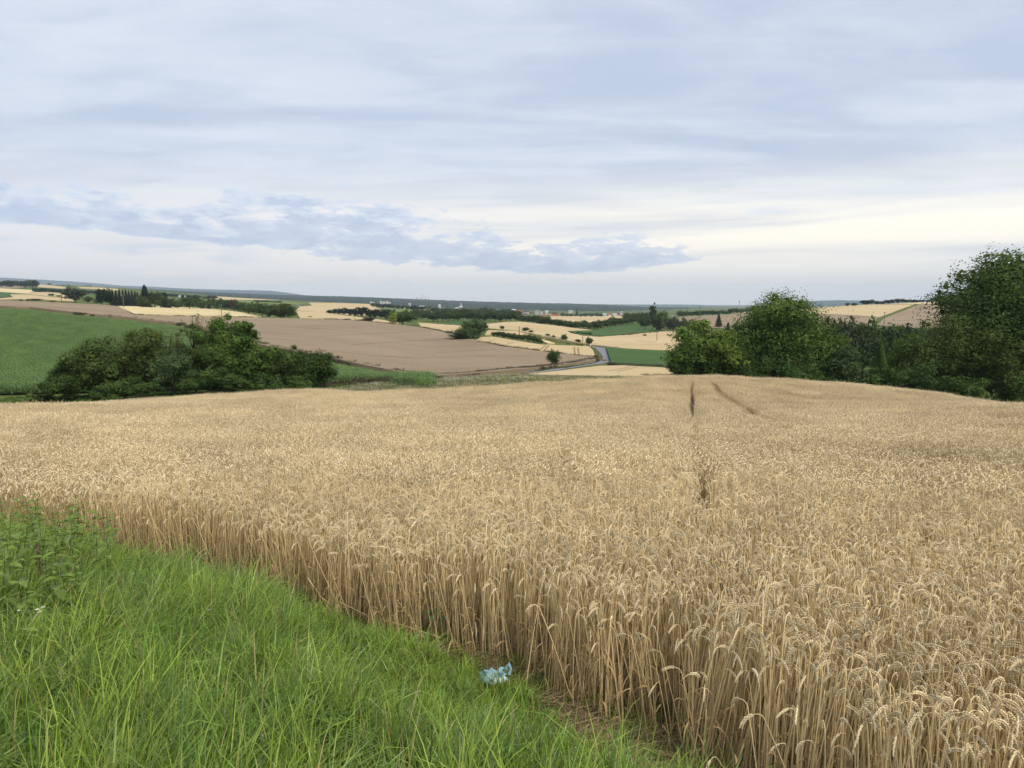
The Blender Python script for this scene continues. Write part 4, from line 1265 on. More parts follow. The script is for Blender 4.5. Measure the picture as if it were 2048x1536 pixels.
line_scatter('verge_weeds', [(980, 659), (1020, 661), (1050, 665), (1075, 672)], 1.5, 160, [0, 1, 11], 0.8, 1.5)
line_scatter('verge_weeds', [(640, 772), (720, 768), (800, 761), (850, 758)], 1.3, 240, [8, 11, 12, 3], 0.7, 1.2)

for pts, ids in (([(520, 688), (600, 704), (700, 725), (800, 744), (868, 752)], [8, 9, 11]), ([(150, 626), (250, 635), (360, 648), (430, 667)], [9, 8, 4]), ([(1226, 729), (1280, 732), (1345, 735)], [8, 11, 3]),
                 ([(1135, 663), (1165, 671), (1200, 673), (1260, 669), (1327, 662)], [8, 3, 11]), ([(266, 630), (330, 632), (460, 634), (520, 635)], [4, 3, 9]), ([(640, 638), (740, 643), (840, 654), (905, 667)], [9, 8, 4]),
                 ([(960, 683), (1000, 692), (1090, 704), (1190, 714)], [9, 4]), ([(976, 657), (1038, 662)], [11, 0]), ([(1000, 749), (1055, 748), (1120, 741)], [11, 3])):
    line_scatter('verge_weeds', pts, 0.7, 170, ids, 0.7, 1.4, 0.6)

# ------------------------------------------------------------------ trees
def leaves(A, P, out_, size, cols, r, upb=0.5):
    """one small bent leaf spray per point"""
    n = len(P)
    nrm = out_ * 1.2 + r.normal(0, 0.5, (n, 3)) + np.array([0, 0, upb * 0.8]); nrm /= np.linalg.norm(nrm, axis=1)[:, None]
    t = np.cross(nrm, r.normal(0, 1, (n, 3))); t /= np.linalg.norm(t, axis=1)[:, None] + 1e-9
    b = np.cross(nrm, t)
    sz = size * r.uniform(0.55, 1.25, (n, 1))
    V = np.stack([P - t * sz * .5, P + b * sz * .28 + nrm * sz * 0.08, P + t * sz * .5, P - b * sz * .28 + nrm * sz * 0.08], 1).reshape(-1, 3)
    i = np.arange(n)[:, None] * 4
    T = np.concatenate([i + [0, 1, 2], i + [0, 2, 3]])
    A.add(V, T, np.repeat(cols, 4, 0))

def sphere_dirs(r, n):
    d = r.normal(0, 1, (n, 3)); return d / np.linalg.norm(d, axis=1)[:, None]

def broad_crown(r, W, D, H, z0, nblob, nleaf, size, col, var=0.25, rough=0.3, top=1.0, ragged=0.0):
    """crown of many overlapping boughs; z0 = height of its underside.  Returns mesh and bough centres"""
    A = Acc(); cen = []
    cz = z0 + (H - z0) * 0.5; hz = (H - z0) * 0.5
    nblob = int(nblob * 1.8)
    for k in range(nblob):
        while True:
            d = sphere_dirs(r, 1)[0]; rr_ = r.uniform(0.25, 0.86) if k > nblob * 0.2 else r.uniform(0.0, 0.4)
            p = d * rr_
            if p[2] > -0.95: break
        taper = 1 - (1 - top) * max(0, p[2])
        c = np.array([p[0] * W / 2 * taper, p[1] * D / 2 * taper, cz + p[2] * hz])
        cen.append((c, r.uniform(0.125, 0.225) * min(W, 2 * hz) * (1.15 - 0.3 * rr_)))
    for k in range(int(nblob * ragged * 0.4)):       # loose shoots that break the outline
        d = sphere_dirs(r, 1)[0]; d[2] = abs(d[2]) * 0.9 + 0.1
        c = np.array([d[0] * W / 2 * .84, d[1] * D / 2 * .84, cz + d[2] * hz * .87])
        cen.append((c, r.uniform(0.05, 0.10) * W))
    vol = np.array([q[1] ** 2 for q in cen]); vol /= vol.sum()
    for (c, br), f in zip(cen, vol):
        n = max(8, int(nleaf * f))
        d = sphere_dirs(r, n)
        rad = br * r.uniform(0.60, 1.03, n)
        # boughs are themselves uneven
        lump = 1 + rough * np.sin(d[:, 0] * 5 + c[0] * 3) * np.sin(d[:, 1] * 5 + c[1]) + rough * 0.6 * np.sin(d[:, 2] * 9 + c[2] * 2)
        P = c + d * (rad * lump)[:, None] * np.array([1.08, 1.08, 0.85])
        keep = P[:, 2] > 0.05
        tone = r.uniform(1 - var, 1 + var)
        hue = r.normal(0, 0.06)
        cc = np.array(col) * tone * np.array([1 + hue, 1, 1 - hue])
        cols = cc[None] * r.uniform(0.7, 1.3, (n, 1))
        leaves(A, P[keep], d[keep], size, cols[keep], r)
        m_ = max(3, n // 9)                    # the thick of the bough: oversized inner sprays added to block light
        d2 = sphere_dirs(r, m_); Q = c + d2 * (br * 0.62 * r.uniform(0.1, 1, m_) ** 0.5)[:, None]
        k2 = Q[:, 2] > 0.05
        leaves(A, Q[k2], d2[k2], size * 2.6, np.tile(cc, (int(k2.sum()), 1)), r)
    V, T, C = A.arrays()
    kz = H / np.percentile(V[:, 2], 99.7); kx = W / 2 / np.percentile(np.abs(V[:, 0]), 98.8); ky = D / 2 / np.percentile(np.abs(V[:, 1]), 98.8)
    V = V * [kx, ky, kz]
    return mesh('crown', V, T, C, M['leaf']), [q[0] * [kx, ky, kz] for q in cen]

def limbs(r, cen, H, z0, tr, n=9, col=(1, 1, 1), lean=0.0):
    A = Acc()
    z = np.linspace(0, 1, 6)
    P = np.column_stack([lean * z * z * H + 0.02 * H * np.sin(z * 4 + r.uniform(0, 6)), 0.015 * H * np.sin(z * 3 + r.uniform(0, 6)), z * H * 0.72])
    P[0] = (0, 0, -0.3)
    V, T = tube(P, tr * np.array([1.3, 1.0, 0.85, 0.65, 0.45, 0.2]), 7)
    A.add(V, T, (1, 1, 1))
    order = sorted(cen, key=lambda c: -np.hypot(c[0], c[1]))[:n]
    for c in order:
        f = np.clip((c[2] * 0.55) / (H * 0.72), 0.12, 0.85); b0 = np.array([np.interp(f, z, P[:, i]) for i in range(3)])
        mid = (b0 + c) / 2 + np.array([0, 0, 0.06 * H]) + r.normal(0, 0.02 * H, 3)
        Q = np.array([b0, b0 * .6 + mid * .4, mid, c])
        V, T = tube(Q, tr * np.array([0.42, 0.34, 0.24, 0.08]), 5)
        A.add(V, T, (1, 1, 1))
    return A.mesh('trunk', M['bark'])

def conifer_crown(r, H, W, nleaf, size, col, z0=0.06, open_=0.0):
    A = Acc()
    nt = int(12 + H)
    P = []; O = []
    for k in range(nt):
        f = (k + r.uniform(-.3, .3)) / nt; z = H * (z0 + (1 - z0) * f); R0 = W / 2 * (1 - f) ** 0.85 * r.uniform(0.8, 1.12) + 0.03 * W
        nb = 9 if f < 0.7 else 6
        for b_ in range(nb):
            th = b_ * 2 * math.pi / nb + k * 1.1 + r.normal(0, 0.15); h = np.array([math.cos(th), math.sin(th), 0])
            m_ = max(3, int(nleaf / nt / nb * (1.6 * (1 - f) + 0.4))); s = r.uniform(0.1, 1, m_) ** 0.7
            L = R0 * r.uniform(0.8, 1.1)
            Q = np.array([0, 0, z]) + h * (s * L)[:, None] + np.array([0, 0, 1.0]) * (-0.30 * s * L + 0.12 * s * s * L)[:, None] + r.normal(0, 0.035 * W, (m_, 3))
            P.append(Q); O.append(np.tile(h * 0.5 + [0, 0, .4], (m_, 1)))
    P.append(np.column_stack([r.normal(0, 0.02 * W, 20), r.normal(0, 0.02 * W, 20), r.uniform(0.93, 1.03, 20) * H])); O.append(np.tile([0, 0, 1.0], (20, 1)))
    P = np.concatenate(P); O = np.concatenate(O)
    cols = np.array(col)[None] * r.uniform(0.6, 1.35, (len(P), 1))
    leaves(A, P, O, size, cols, r, 0.1)
    return A.mesh('crown', M['leaf'])
def pole_trunk(r, H, tr):
    A = Acc(); z = np.linspace(0, 1, 5)
    V, T = tube(np.column_stack([z * 0, z * 0, z * H * 0.95]), tr * (1.05 - z), 6); A.add(V, T, (1, 1, 1)); return A.mesh('trunk', M['bark'])

def near_tree(name, label, cat, px, base, top, hw, Yd, col, blobs, nleaf, size, z0=0.12, group=None, rough=0.3, top_=0.8, ragged=0.4, tr=0.25, var=0.28, depth=1.0, lean=0.0, hid=0.0):
    """a tree of the near groups; base/top/half width read from the photograph at depth Yd"""
    X, Y = at(px, Yd)
    zb = float(TZ(X, Y))
    zt = ray(px, top)[1] * Y + CZ
    H = zt - zb
    W = 2 * hw / F * Y
    t = thing(name, label, cat, (X, Y, zb), group, R.uniform(-0.4, 0.4))
    me, cen = broad_crown(R, W, W * depth, H, H * z0, blobs, int(nleaf * 1.9), size * 1.0, col, var, rough, top_, ragged)
    obj('crown', me, t)
    obj('trunk', limbs(R, cen, H, H * z0, tr, 9, lean=lean), t)
    return t, H, W

DG = (0.056, 0.100, 0.020); OG = (0.082, 0.120, 0.026); MG = (0.078, 0.136, 0.024); YG = (0.098, 0.148, 0.025); BG = (0.070, 0.110, 0.038)
hg = 'trees and bushes of the hedge beyond the wheat'
H_ = [('bush', 'small low bush at the outer end of the dark hedge beside the corn', 66, 806, 786, 26, 86, OG, 8, 1600, 0.20, 0.0),
      ('bush', 'sloping dark bush beginning the hedge by the corn', 130, 802, 732, 56, 88, DG, 16, 6500, 0.22, 0.0),
      ('bush', 'olive green rounded shrub rising in the hedge', 205, 802, 678, 62, 90, OG, 22, 9000, 0.24, 0.02),
      ('bush', 'broad olive bush, highest of the rounded shrubs in the hedge', 285, 800, 660, 72, 92, OG, 26, 11000, 0.24, 0.02),
      ('bush', 'greyish bush squeezed in before the thin topped tree', 345, 798, 690, 46, 88, BG, 16, 6000, 0.22, 0.0),
      ('tree', 'thin topped tree with bare twigs poking above the hedge', 385, 797, 650, 42, 91, OG, 18, 5200, 0.22, 0.05),
      ('tree', 'tallest dark tree of the hedge with a round crown leaning to the field', 455, 797, 634, 56, 90, MG, 26, 12000, 0.24, 0.04),
      ('bush', 'shaded bush at the foot of the tallest hedge tree', 425, 797, 735, 60, 86, DG, 16, 6000, 0.22, 0.0),
      ('bush', 'light leaved shrub just beyond the tallest hedge tree', 532, 790, 694, 50, 92, MG, 18, 6500, 0.22, 0.03),
      ('bush', 'narrow upright shrub in the lower part of the hedge', 583, 786, 694, 36, 91, OG, 14, 4800, 0.22, 0.03),
      ('bush', 'dark round bush closing the hedge beside the brown field', 622, 782, 703, 38, 90, DG, 16, 6500, 0.22, 0.0),
      ('bush', 'low undergrowth bush along the path below the hedge', 240, 802, 756, 80, 85, DG, 16, 6000, 0.22, 0.0),
      ('bush', 'low dark undergrowth under the light leaved shrub', 545, 789, 752, 70, 86, DG, 16, 5500, 0.22, 0.0)]
for nm, lb, px, ba, to, hw, Yd, col, nb, nl, sz, z0 in H_:
    t, H, W = near_tree('hedge_' + nm, lb, nm, px, ba, to, hw * (1.12 if 'tallest dark' in lb else 0.95 if nm == 'tree' else 1.04), Yd, col, nb, nl, sz, 0.0, hg, 0.3, 0.85, 0.5, 0.12)
    if 'thin topped' in lb:
        A = Acc(); A2 = Acc()
        for k in range(9):
            th = R.uniform(0, 6.28); p0 = np.array([0, 0, H * 0.62]); p1 = np.array([math.cos(th) * R.uniform(.2, 1.6), math.sin(th) * R.uniform(.2, .8), H + R.uniform(0.2, 1.5)])
            Q = np.array([p0, p0 * .5 + p1 * .5 + R.normal(0, .12, 3), p1])
            V, T = tube(Q, [0.05, 0.03, 0.012], 4); A.add(V, T, (1, 1, 1))
            tt_ = R.uniform(0.5, 1.0, 45); P = p0 + (p1 - p0) * tt_[:, None] + R.normal(0, 0.16, (45, 3))
            leaves(A2, P, sphere_dirs(R, 45), 0.2, np.tile(np.array(OG), (45, 1)) * R.uniform(.7, 1.3, (45, 1)), R)
        obj('twigs', A.mesh('twigs', M['bark']), t)
        kind(obj('leaves', A2.mesh('leaves', M['leaf']), t), 'stuff')
    if 'tallest dark' in lb:
        me, cen = broad_crown(R, 3.4, 3.0, H * 0.93, H * 0.60, 9, 3500, 0.22, MG, 0.25, 0.3, 0.9, 0.6)
        o = obj('bough', me, t, (2.4, 0, 0.1))

gg_ = 'trees and bushes of the grove beyond the wheat'
G_ = [('tree', 'round horse chestnut at the outer end of the grove with yellowish leaves', 1408, 752, 643, 66, 98, YG, 34, 17000, 0.34, 0.05, .9, 0.2),
      ('tree', 'mid green tree between the round chestnut and the tall tree', 1476, 756, 668, 50, 100, MG, 20, 9000, 0.26, 0.03, .9, 0.4),
      ('bush', 'dark bush at the foot of the round chestnut', 1372, 752, 702, 30, 96, DG, 12, 4000, 0.24, 0.0, .9, 0.3),
      ('tree', 'tall broad walnut tree, highest of the middle of the grove', 1562, 764, 590, 90, 101, MG, 48, 26000, 0.30, 0.05, .62, 0.5),
      ('tree', 'rounded tree on the shoulder of the tall walnut', 1652, 770, 652, 48, 104, MG, 20, 9000, 0.28, 0.03, .9, 0.4),
      ('bush', 'grey green bush before the shoulder tree', 1690, 778, 694, 44, 97, BG, 18, 8000, 0.26, 0.0, .9, 0.3),
      ('bush', 'dark undergrowth bush below the tall walnut', 1610, 772, 716, 66, 95, DG, 18, 7500, 0.24, 0.0, .9, 0.3),
      ('bush', 'shaded bush beside the foot of the walnut trunk', 1500, 762, 706, 48, 96, DG, 16, 6500, 0.24, 0.0, .9, 0.3),
      ('bush', 'bright yellow green bush behind the ivy column', 1815, 790, 656, 42, 100, YG, 18, 8000, 0.26, 0.02, .9, 0.4),
      ('bush', 'low dark bush in front of the ivy column', 1745, 790, 738, 50, 94, DG, 16, 6500, 0.24, 0.0, .9, 0.3),
      ('bush', 'broad feathery olive bush under the great oak', 1890, 806, 632, 82, 96, OG, 36, 19000, 0.24, 0.02, .85, 0.3),
      ('bush', 'low shadowed bush between ivy column and feathery bush', 1830, 800, 730, 56, 92, DG, 18, 8000, 0.22, 0.0, .9, 0.3),
      ('bush', 'tall olive bush at the border of the view below the great oak', 1995, 818, 655, 60, 93, OG, 24, 12000, 0.24, 0.12, .9, 0.3),
      ('bush', 'dark bush low before the dead branches', 1930, 812, 752, 52, 90, DG, 14, 5500, 0.22, 0.0, .9, 0.3),
      ('bush', 'lowest bush at the border of the view in front of the oak trunk', 2045, 826, 735, 56, 92, DG, 16, 7000, 0.22, 0.0, .9, 0.3),
      ('tree', 'great dark oak towering over the grove at the border of the view', 2020, 820, 508, 122, 98, (0.068, 0.114, 0.022), 64, 36000, 0.34, 0.22, .75, 0.5)]
for nm, lb, px, ba, to, hw, Yd, col, nb, nl, sz, z0, tp, rg in G_:
    t, H, W = near_tree('grove_' + nm, lb, nm, px, ba, to, hw, Yd, col, nb, nl, sz, z0, gg_, 0.32, tp, rg, 0.42 if nm == 'tree' else 0.12)
    if 'great dark oak' in lb:
        for pts in ([(0, -4, H * .14), (-3.0, -6, H * .16), (-5.4, -7, H * .11)], [(-2.0, -6, H * .16), (-0.4, -7, H * .20), (2.4, -7.2, H * .19)], [(-1.4, -6.5, H * .17), (-1.2, -7, H * .05), (-1.0, -7, -.2)],
                    [(-3.4, -6.4, H * .15), (-5.0, -7, H * .06), (-3.6, -7.3, H * .02)], [(0, -1, H * .2), (-2, -5, H * .3), (-2.2, -7, H * .24)]):
            V, T = tube(pts, [0.10, 0.08, 0.03], 5)
            A = Acc(); A.add(V, T, (1, 1, 1)); obj('dead_branch', A.mesh('dead_branch', M['deadwood']), t)
# ivy smothered column
X, Y = at(1767, 95); zb = float(TZ(X, Y)); H = ray(1767, 682)[1] * Y + CZ - zb; Wd = 2 * 31 / F * Y
t = thing('ivy_column', 'cone shaped dead tree smothered in ivy within the grove', 'tree', (X, Y, zb), gg_)
A = Acc(); n = 9000
z = R.random(n) ** 0.8; th = R.uniform(0, 6.28, n); rr_ = (Wd / 2) * (1.02 - z) ** 0.75 * (0.75 + 0.25 * np.sin(th * 3 + z * 9)) * R.uniform(0.8, 1.1, n)
P = np.column_stack([rr_ * np.cos(th), rr_ * np.sin(th), z * H + 0.05])
leaves(A, P, np.column_stack([np.cos(th), np.sin(th), th * 0 + .1]), 0.2, np.array(DG)[None] * R.uniform(.8, 1.9, (n, 1)), R, 0.2)
obj('crown', A.mesh('crown', M['leaf']), t); obj('trunk', pole_trunk(R, H, 0.3), t)

# ---- trees farther off: one of each kind, copied and scaled
KINDS = {}
def kind_mesh(key, cm, tm): KINDS.setdefault(key, []).append((cm, tm))
for k in range(4):
    c, cen = broad_crown(R, 8.5, 8.5, 10, 1.0, 26, 3800, 0.55, (0.058, 0.090, 0.022), 0.28, 0.3, 0.85, 0.4); kind_mesh('broad', c, limbs(R, cen, 10, 1.0, 0.22))
    c, cen = broad_crown(R, 8.5, 8.5, 10, 1.0, 26, 3800, 0.55, (0.075, 0.108, 0.026), 0.25, 0.3, 0.85, 0.4); kind_mesh('light', c, limbs(R, cen, 10, 1.0, 0.22))
    c, cen = broad_crown(R, 10, 10, 10, 0.0, 24, 3800, 0.55, (0.055, 0.082, 0.021), 0.28, 0.3, 0.9, 0.5); kind_mesh('bush', c, limbs(R, cen, 9, 0.3, 0.16))
for k in range(3):
    kind_mesh('conifer', conifer_crown(R, 10, 4.2, 2600, 0.5, (0.020, 0.034, 0.018)), pole_trunk(R, 10, 0.16))
    c, cen = broad_crown(R, 8.5, 8.5, 10, 0.6, 24, 3200, 0.55, (0.020, 0.036, 0.017), 0.3, 0.3, 0.7, 0.4); kind_mesh('pine', c, limbs(R, cen, 10, 1.0, 0.2))
c, cen = broad_crown(R, 3.0, 3.0, 10, 0.3, 26, 3000, 0.4, (0.034, 0.052, 0.015), 0.2, 0.3, 0.8, 0.3); kind_mesh('poplar', c, limbs(R, cen, 10, 0.3, 0.2, 5))
c, cen = broad_crown(R, 8.5, 8.5, 10, 0.6, 22, 2600, 0.5, (0.20, 0.26, 0.045), 0.2, 0.3, 0.9, 0.4); kind_mesh('yellow', c, limbs(R, cen, 10, 1.0, 0.2))
c, cen = broad_crown(R, 8.5, 8.5, 10, 0.4, 26, 3600, 0.5, (0.055, 0.072, 0.040), 0.2, 0.3, 0.9, 0.5); kind_mesh('willow', c, limbs(R, cen, 10, 1.0, 0.2))
c, cen = broad_crown(R, 8.5, 8.5, 10, 0.4, 26, 3600, 0.5, (0.085, 0.055, 0.035), 0.2, 0.3, 0.9, 0.5); kind_mesh('russet', c, limbs(R, cen, 10, 1.0, 0.2))
NATW = {'broad': 8.5, 'light': 8.5, 'bush': 10, 'conifer': 4.2, 'pine': 8.5, 'poplar': 3.0, 'yellow': 8.5, 'willow': 8.5, 'russet': 8.5}
def far_tree(key, px, base, top, hw, label, group=None, Yd=None):
    if Yd is None: X, Y = hit(px, base)
    else: X, Y = at(px, Yd)
    zb = float(TZ(X, Y)); H = ray(px, top)[1] * Y + CZ - zb
    if H < 0.5: H = (base - top) / F * Y
    W = 2 * hw / F * Y
    cm, tm = KINDS[key][R.integers(len(KINDS[key]))]
    sx = W / NATW[key]; sz = H / 10.2
    nm = {'conifer': 'conifer_tree', 'pine': 'pine_tree', 'poplar': 'poplar_tree', 'bush': 'bush', 'willow': 'willow_tree'}.get(key, 'broadleaf_tree')
    t = thing(nm, label, 'bush' if key == 'bush' else 'tree', (X, Y, zb - 0.02 * H), group, R.uniform(0, 6.28), (sx, sx, sz))
    obj('crown', cm, t); obj('trunk', tm, t)
    return t
S_ = [('bush', 806, 652, 620, 33, 'large rounded bush standing on the far rim of the brown field'), ('yellow', 786, 641, 624, 9, 'small yellow green tree leaning on the large rounded bush', 372),
      ('broad', 948, 676, 637, 27, 'dark round tree behind the low bush at the corner of the brown field'), ('bush', 928, 681, 656, 30, 'low light green bush at the corner of the brown field'),
      ('bush', 1107, 737, 698, 14, 'single bushy tree on the near edge of the brown field'), ('bush', 1004, 660, 651, 5, 'small round bush alone on the wheat by the first pole'),
      ('bush', 1051, 664, 654, 8, 'pair forming bush on the grassy balk, the wider one'), ('bush', 1062, 667, 660, 5, 'smaller bush touching the wider one on the balk'),
      ('bush', 1095, 674, 667, 5, 'first tiny bush along the lane balk'), ('bush', 1107, 677, 670, 4, 'second tiny bush along the lane balk'),
      ('light', 1128, 682, 668, 7, 'upright small tree on the balk above the tramlined wheat'), ('bush', 1156, 687, 678, 6, 'round bush near the second pole by the lane'),
      ('bush', 1147, 684, 681, 2, 'tiniest bush near the second pole'), ('broad', 1178.5, 692, 673, 7.5, 'small tree beside the white sign where the lane bends'),
      ('conifer', 1437, 655, 628, 9, 'dark conifer in front of the brown hillside'), ('conifer', 1456, 661, 644, 7, 'smaller conifer below the dark one on the brown hillside'),
      ('bush', 1399, 636.5, 633, 2, 'tiny bush at the foot of the pole on the brown hillside'),
      ('bush', 620, 636, 632, 5, 'small bush alone in the wheat beyond the brown field'),
      ('russet', 737, 644, 634, 14, 'thin reddish shrub on the rim of the brown field'), ('bush', 708, 639, 636, 3, 'tiny bush on the rim of the brown field near the reddish shrub'),
      ('bush', 1290, 671, 668, 4, 'low bush at the foot of the green mound', 430),
      ('willow', 151, 606, 573, 21, 'grey green willow standing before the far spruce block'), ('yellow', 193, 608, 597, 9, 'bright yellow green bush beside the spruce block'),
      ('light', 176, 606, 592, 9, 'small green tree between the willow and the yellow bush'), ('bush', 72, 602, 597, 12, 'low wide bush on the crest above the corn'),
      ('bush', 57, 602, 597.5, 4, 'small bush next to the low wide bush on the crest'), ('bush', 42, 602, 598.5, 3, 'tiniest bush on the crest above the corn'), ('bush', 106, 604, 601, 6, 'flat bush near the far pole on the crest'),
      ('bush', 103, 592.5, 587, 6, 'round bush on the far pale fields'), ('bush', 117, 594, 590, 6, 'flat bush next to the round one on the far pale fields')]
for a in S_:
    far_tree(a[0], a[1], a[2], a[3], a[4], a[5], None, a[6] if len(a) > 6 else None)
# hedge along the wheat with the tramlines
for i, (px, ba, h, hw) in enumerate([(988, 674, 8, 6), (997, 675, 10, 7), (1006, 676, 10, 7), (1016, 678, 10, 8), (1026, 679, 10, 8), (1036, 681, 10, 8), (1046, 682.5, 11, 8), (1056, 684.5, 14, 8), (1066, 686, 12, 8), (1076, 687.5, 10, 7), (1083, 688.5, 6, 4)]):
    far_tree('bush', px, ba, ba - h - 3, hw, f'{ORD[i]} shrub of the clipped row above the tramlined wheat, counted from the brown field', 'shrubs in the row above the tramlined wheat')
for i, (px, ba, h, hw) in enumerate([(1156, 669, 6, 4), (1163, 670, 6, 5), (1171, 671, 6, 5), (1179, 672, 8, 5)]):
    far_tree('bush', px, ba, ba - h, hw, f'{ORD[i]} shrub of the short row at the tip of the green mound', 'shrubs at the tip of the green mound')
# block of spruces and the tree row behind the pale field
B2 = [('pine', 205, 611, 577, 12), ('pine', 216, 612, 576, 11), ('conifer', 226, 612, 578, 7), ('conifer', 233, 612, 579, 6), ('conifer', 240, 613, 577, 6), ('conifer', 247, 613, 579, 6), ('conifer', 253, 613, 578, 6),
      ('conifer', 259, 613, 580, 6), ('conifer', 265, 613, 580, 6), ('conifer', 271, 613, 581, 6), ('conifer', 276, 613, 583, 6)]
for i, (k, px, ba, to, hw) in enumerate(B2):
    far_tree(k, px, ba, to, hw, f'{ORD[i]} dark tree of the spruce block behind the pale field, counted from the willow', 'spruce block behind the pale field')
B3 = [('conifer', 291, 614, 569, 12, 'tallest conifer rising above the tree row behind the pale field'), ('light', 286, 615, 592, 10, 'green tree at the foot of the tallest conifer'), ('broad', 310, 615, 582, 12, None), ('pine', 322, 615, 586, 9, None), ('conifer', 331, 615, 583, 9, None),
      ('light', 342, 616, 596, 11, None), ('light', 356, 616, 600, 10, None), ('broad', 379, 617, 592, 14, 'dark round tree in the row behind the pale field'), ('light', 402, 617, 598, 10, None), ('conifer', 417.5, 617, 596, 4, 'thin dark conifer in the row behind the pale field'),
      ('light', 434, 618, 596, 14, None), ('broad', 450, 620, 598, 10, None), ('russet', 468, 621, 598, 9, 'reddish tree in the row behind the pale field'), ('broad', 482, 624, 603, 10, None), ('broad', 496, 628, 606, 11, None), ('broad', 510, 630, 603, 12, None),
      ('broad', 524, 633, 606, 13, None), ('broad', 540, 635, 610, 12, None), ('light', 562, 636, 606, 16, None), ('broad', 580, 636, 612, 12, 'last tree of the row on the rim of the brown field')]
c_ = 0
for k, px, ba, to, hw, lb in B3:
    if lb is None:
        lb = f'{ORD[c_]} plain green tree of the row behind the pale field, counted from the conifer'; c_ += 1
    far_tree(k, px, ba + 2, to, hw * 1.3, lb, 'tree row behind the pale field')
SPR = [(660, 628, 619, 7), (670, 629, 617, 7), (680, 630, 616, 7), (690, 631, 615, 7), (699, 632, 617, 7), (708, 633, 616, 7), (717, 634, 613.5, 7), (725, 634, 613, 7), (733, 635, 614, 7), (742, 636, 618, 8), (752, 637, 617, 7), (762, 638, 618, 7), (771, 639, 616.5, 7), (780, 640, 618, 7), (788, 641, 617.5, 6)]
for i, (px, ba, to, hw) in enumerate(SPR):
    far_tree('pine', px, ba, to, hw, f'{ORD[i]} dark pine of the wood strip beyond the brown field, counted from the wheat', 'dark pines beyond the brown field')
# tree belt in the valley bottom
def belt(pts, n, hmin, hmax, w0, w1, keys, lab, group, jitter=1.0, Yd=None):
    xs = np.linspace(pts[0][0], pts[-1][0], n)
    for i, x in enumerate(xs):
        x = x + R.uniform(-jitter, jitter); b = np.interp(x, [p[0] for p in pts], [p[1] for p in pts])
        far_tree(keys[R.integers(len(keys))], x, b, b - R.uniform(hmin, hmax), R.uniform(w0, w1), lab.format(ORD[i]), group, Yd)
belt([(834, 636), (862, 644), (925, 641), (1000, 643), (1032, 643)], 20, 17, 24, 9, 13, ['broad', 'broad', 'light'], '{} tree of the valley wood, counted from the large rounded bush', 'valley wood')
belt([(1040, 644), (1060, 646), (1100, 651), (1150, 657), (1195, 659)], 19, 11, 18, 8, 13, ['broad', 'broad', 'light'], '{} tree of the belt in front of the village, counted from the valley wood', 'belt in front of the village')
belt([(1196, 658), (1230, 654), (1265, 648), (1296, 646)], 11, 16, 23, 8, 12, ['broad', 'broad', 'broad'], '{} tree of the dark belt behind the green mound, counted from the sign tree', 'belt behind the green mound')
far_tree('poplar', 1305, 649, 605, 7, 'tall thin poplar standing over the belt behind the green mound', None, 560)
for a in (('broad', 1290, 648, 624, 12, 'round tree hugging the poplar on the mound side'), ('light', 1322, 652, 620, 16, 'pale broad tree just beyond the poplar'), ('broad', 1316, 652, 634, 9, 'dark tree at the foot of the poplar'),
          ('willow', 1346, 660, 632, 13, 'grey willow between the poplar and the grove'), ('broad', 1368, 662, 634, 10, 'dark tree between the willow and the chestnut'), ('broad', 1385, 663, 638, 8, 'brownish tree showing over the chestnut')):
    far_tree(*a, group=None, Yd=540)
belt([(1294, 650), (1330, 657), (1402, 664)], 11, 14, 22, 8, 12, ['broad', 'broad', 'light'], '{} tree of the dark mass between the poplar and the chestnut', 'dark mass between the poplar and the chestnut', 2)
belt([(948, 630), (1034, 634)], 12, 12, 18, 8, 12, ['broad', 'light'], '{} tree of the wood this side of the village roofs', 'wood this side of the village', 2, 1150)
belt([(868, 626), (950, 630)], 10, 9, 14, 7, 10, ['broad', 'light'], '{} tree of the wood beyond the pale green meadow', 'wood beyond the meadow', 2, 1250)
belt([(748, 612), (800, 616), (845, 619)], 11, 5, 8, 6, 9, ['broad', 'pine'], '{} tree of the dark strip below the white far buildings', 'dark strip below the white buildings', 2, 1350)
belt([(845, 622), (1030, 631)], 16, 6, 10, 6, 10, ['broad', 'light', 'pine'], '{} tree among the scattered houses far beyond the meadow', 'trees among the scattered houses', 4, 1750)
belt([(1112, 632.5), (1200, 632.5)], 10, 4, 8, 4, 7, ['broad', 'light'], '{} tree around the village gardens', 'trees around the village gardens', 4, 1380)
belt([(1252, 640), (1296, 640)], 5, 12, 17, 7, 10, ['broad'], '{} tree beside the church end of the village', 'trees beside the church', 2, 1000)
far_tree('conifer', 1153.5, 633, 617, 3.2, 'tall dark conifer among the village gardens', None, 1500)
belt([(-10, 574), (75, 573)], 14, 10, 14, 6, 9, ['broad', 'pine'], '{} tree of the wood on the far hill above the pale fields', 'wood on the far hill', 2, 1500)
belt([(74, 583), (196, 588)], 17, 6, 9, 5, 7, ['pine', 'broad'], '{} tree of the dark hedge across the far pale fields', 'dark hedge across the far pale fields', 1, 1150)
for i, (px, ba, h, hw) in enumerate([(105, 570, 4, 4), (131, 572, 2.5, 3.5), (143, 572.5, 3, 4), (179, 575, 4, 2.2), (185, 575.5, 2.5, 2)]):
    far_tree('broad', px, ba, ba - h, hw, f'{ORD[i]} lone tree on the skyline of the far hill, counted from the wood', 'lone trees on the skyline of the far hill', 1900)
belt([(300, 592), (430, 600)], 15, 6, 10, 5, 8, ['broad', 'pine'], '{} tree of the distant row showing over the conifer row', 'distant row over the conifer row', 2, 1250)
belt([(515, 605), (560, 606.5)], 8, 3, 5, 4, 6, ['broad'], '{} tree of the small copse in the far meadow', 'small copse in the far meadow', 1, 1200)
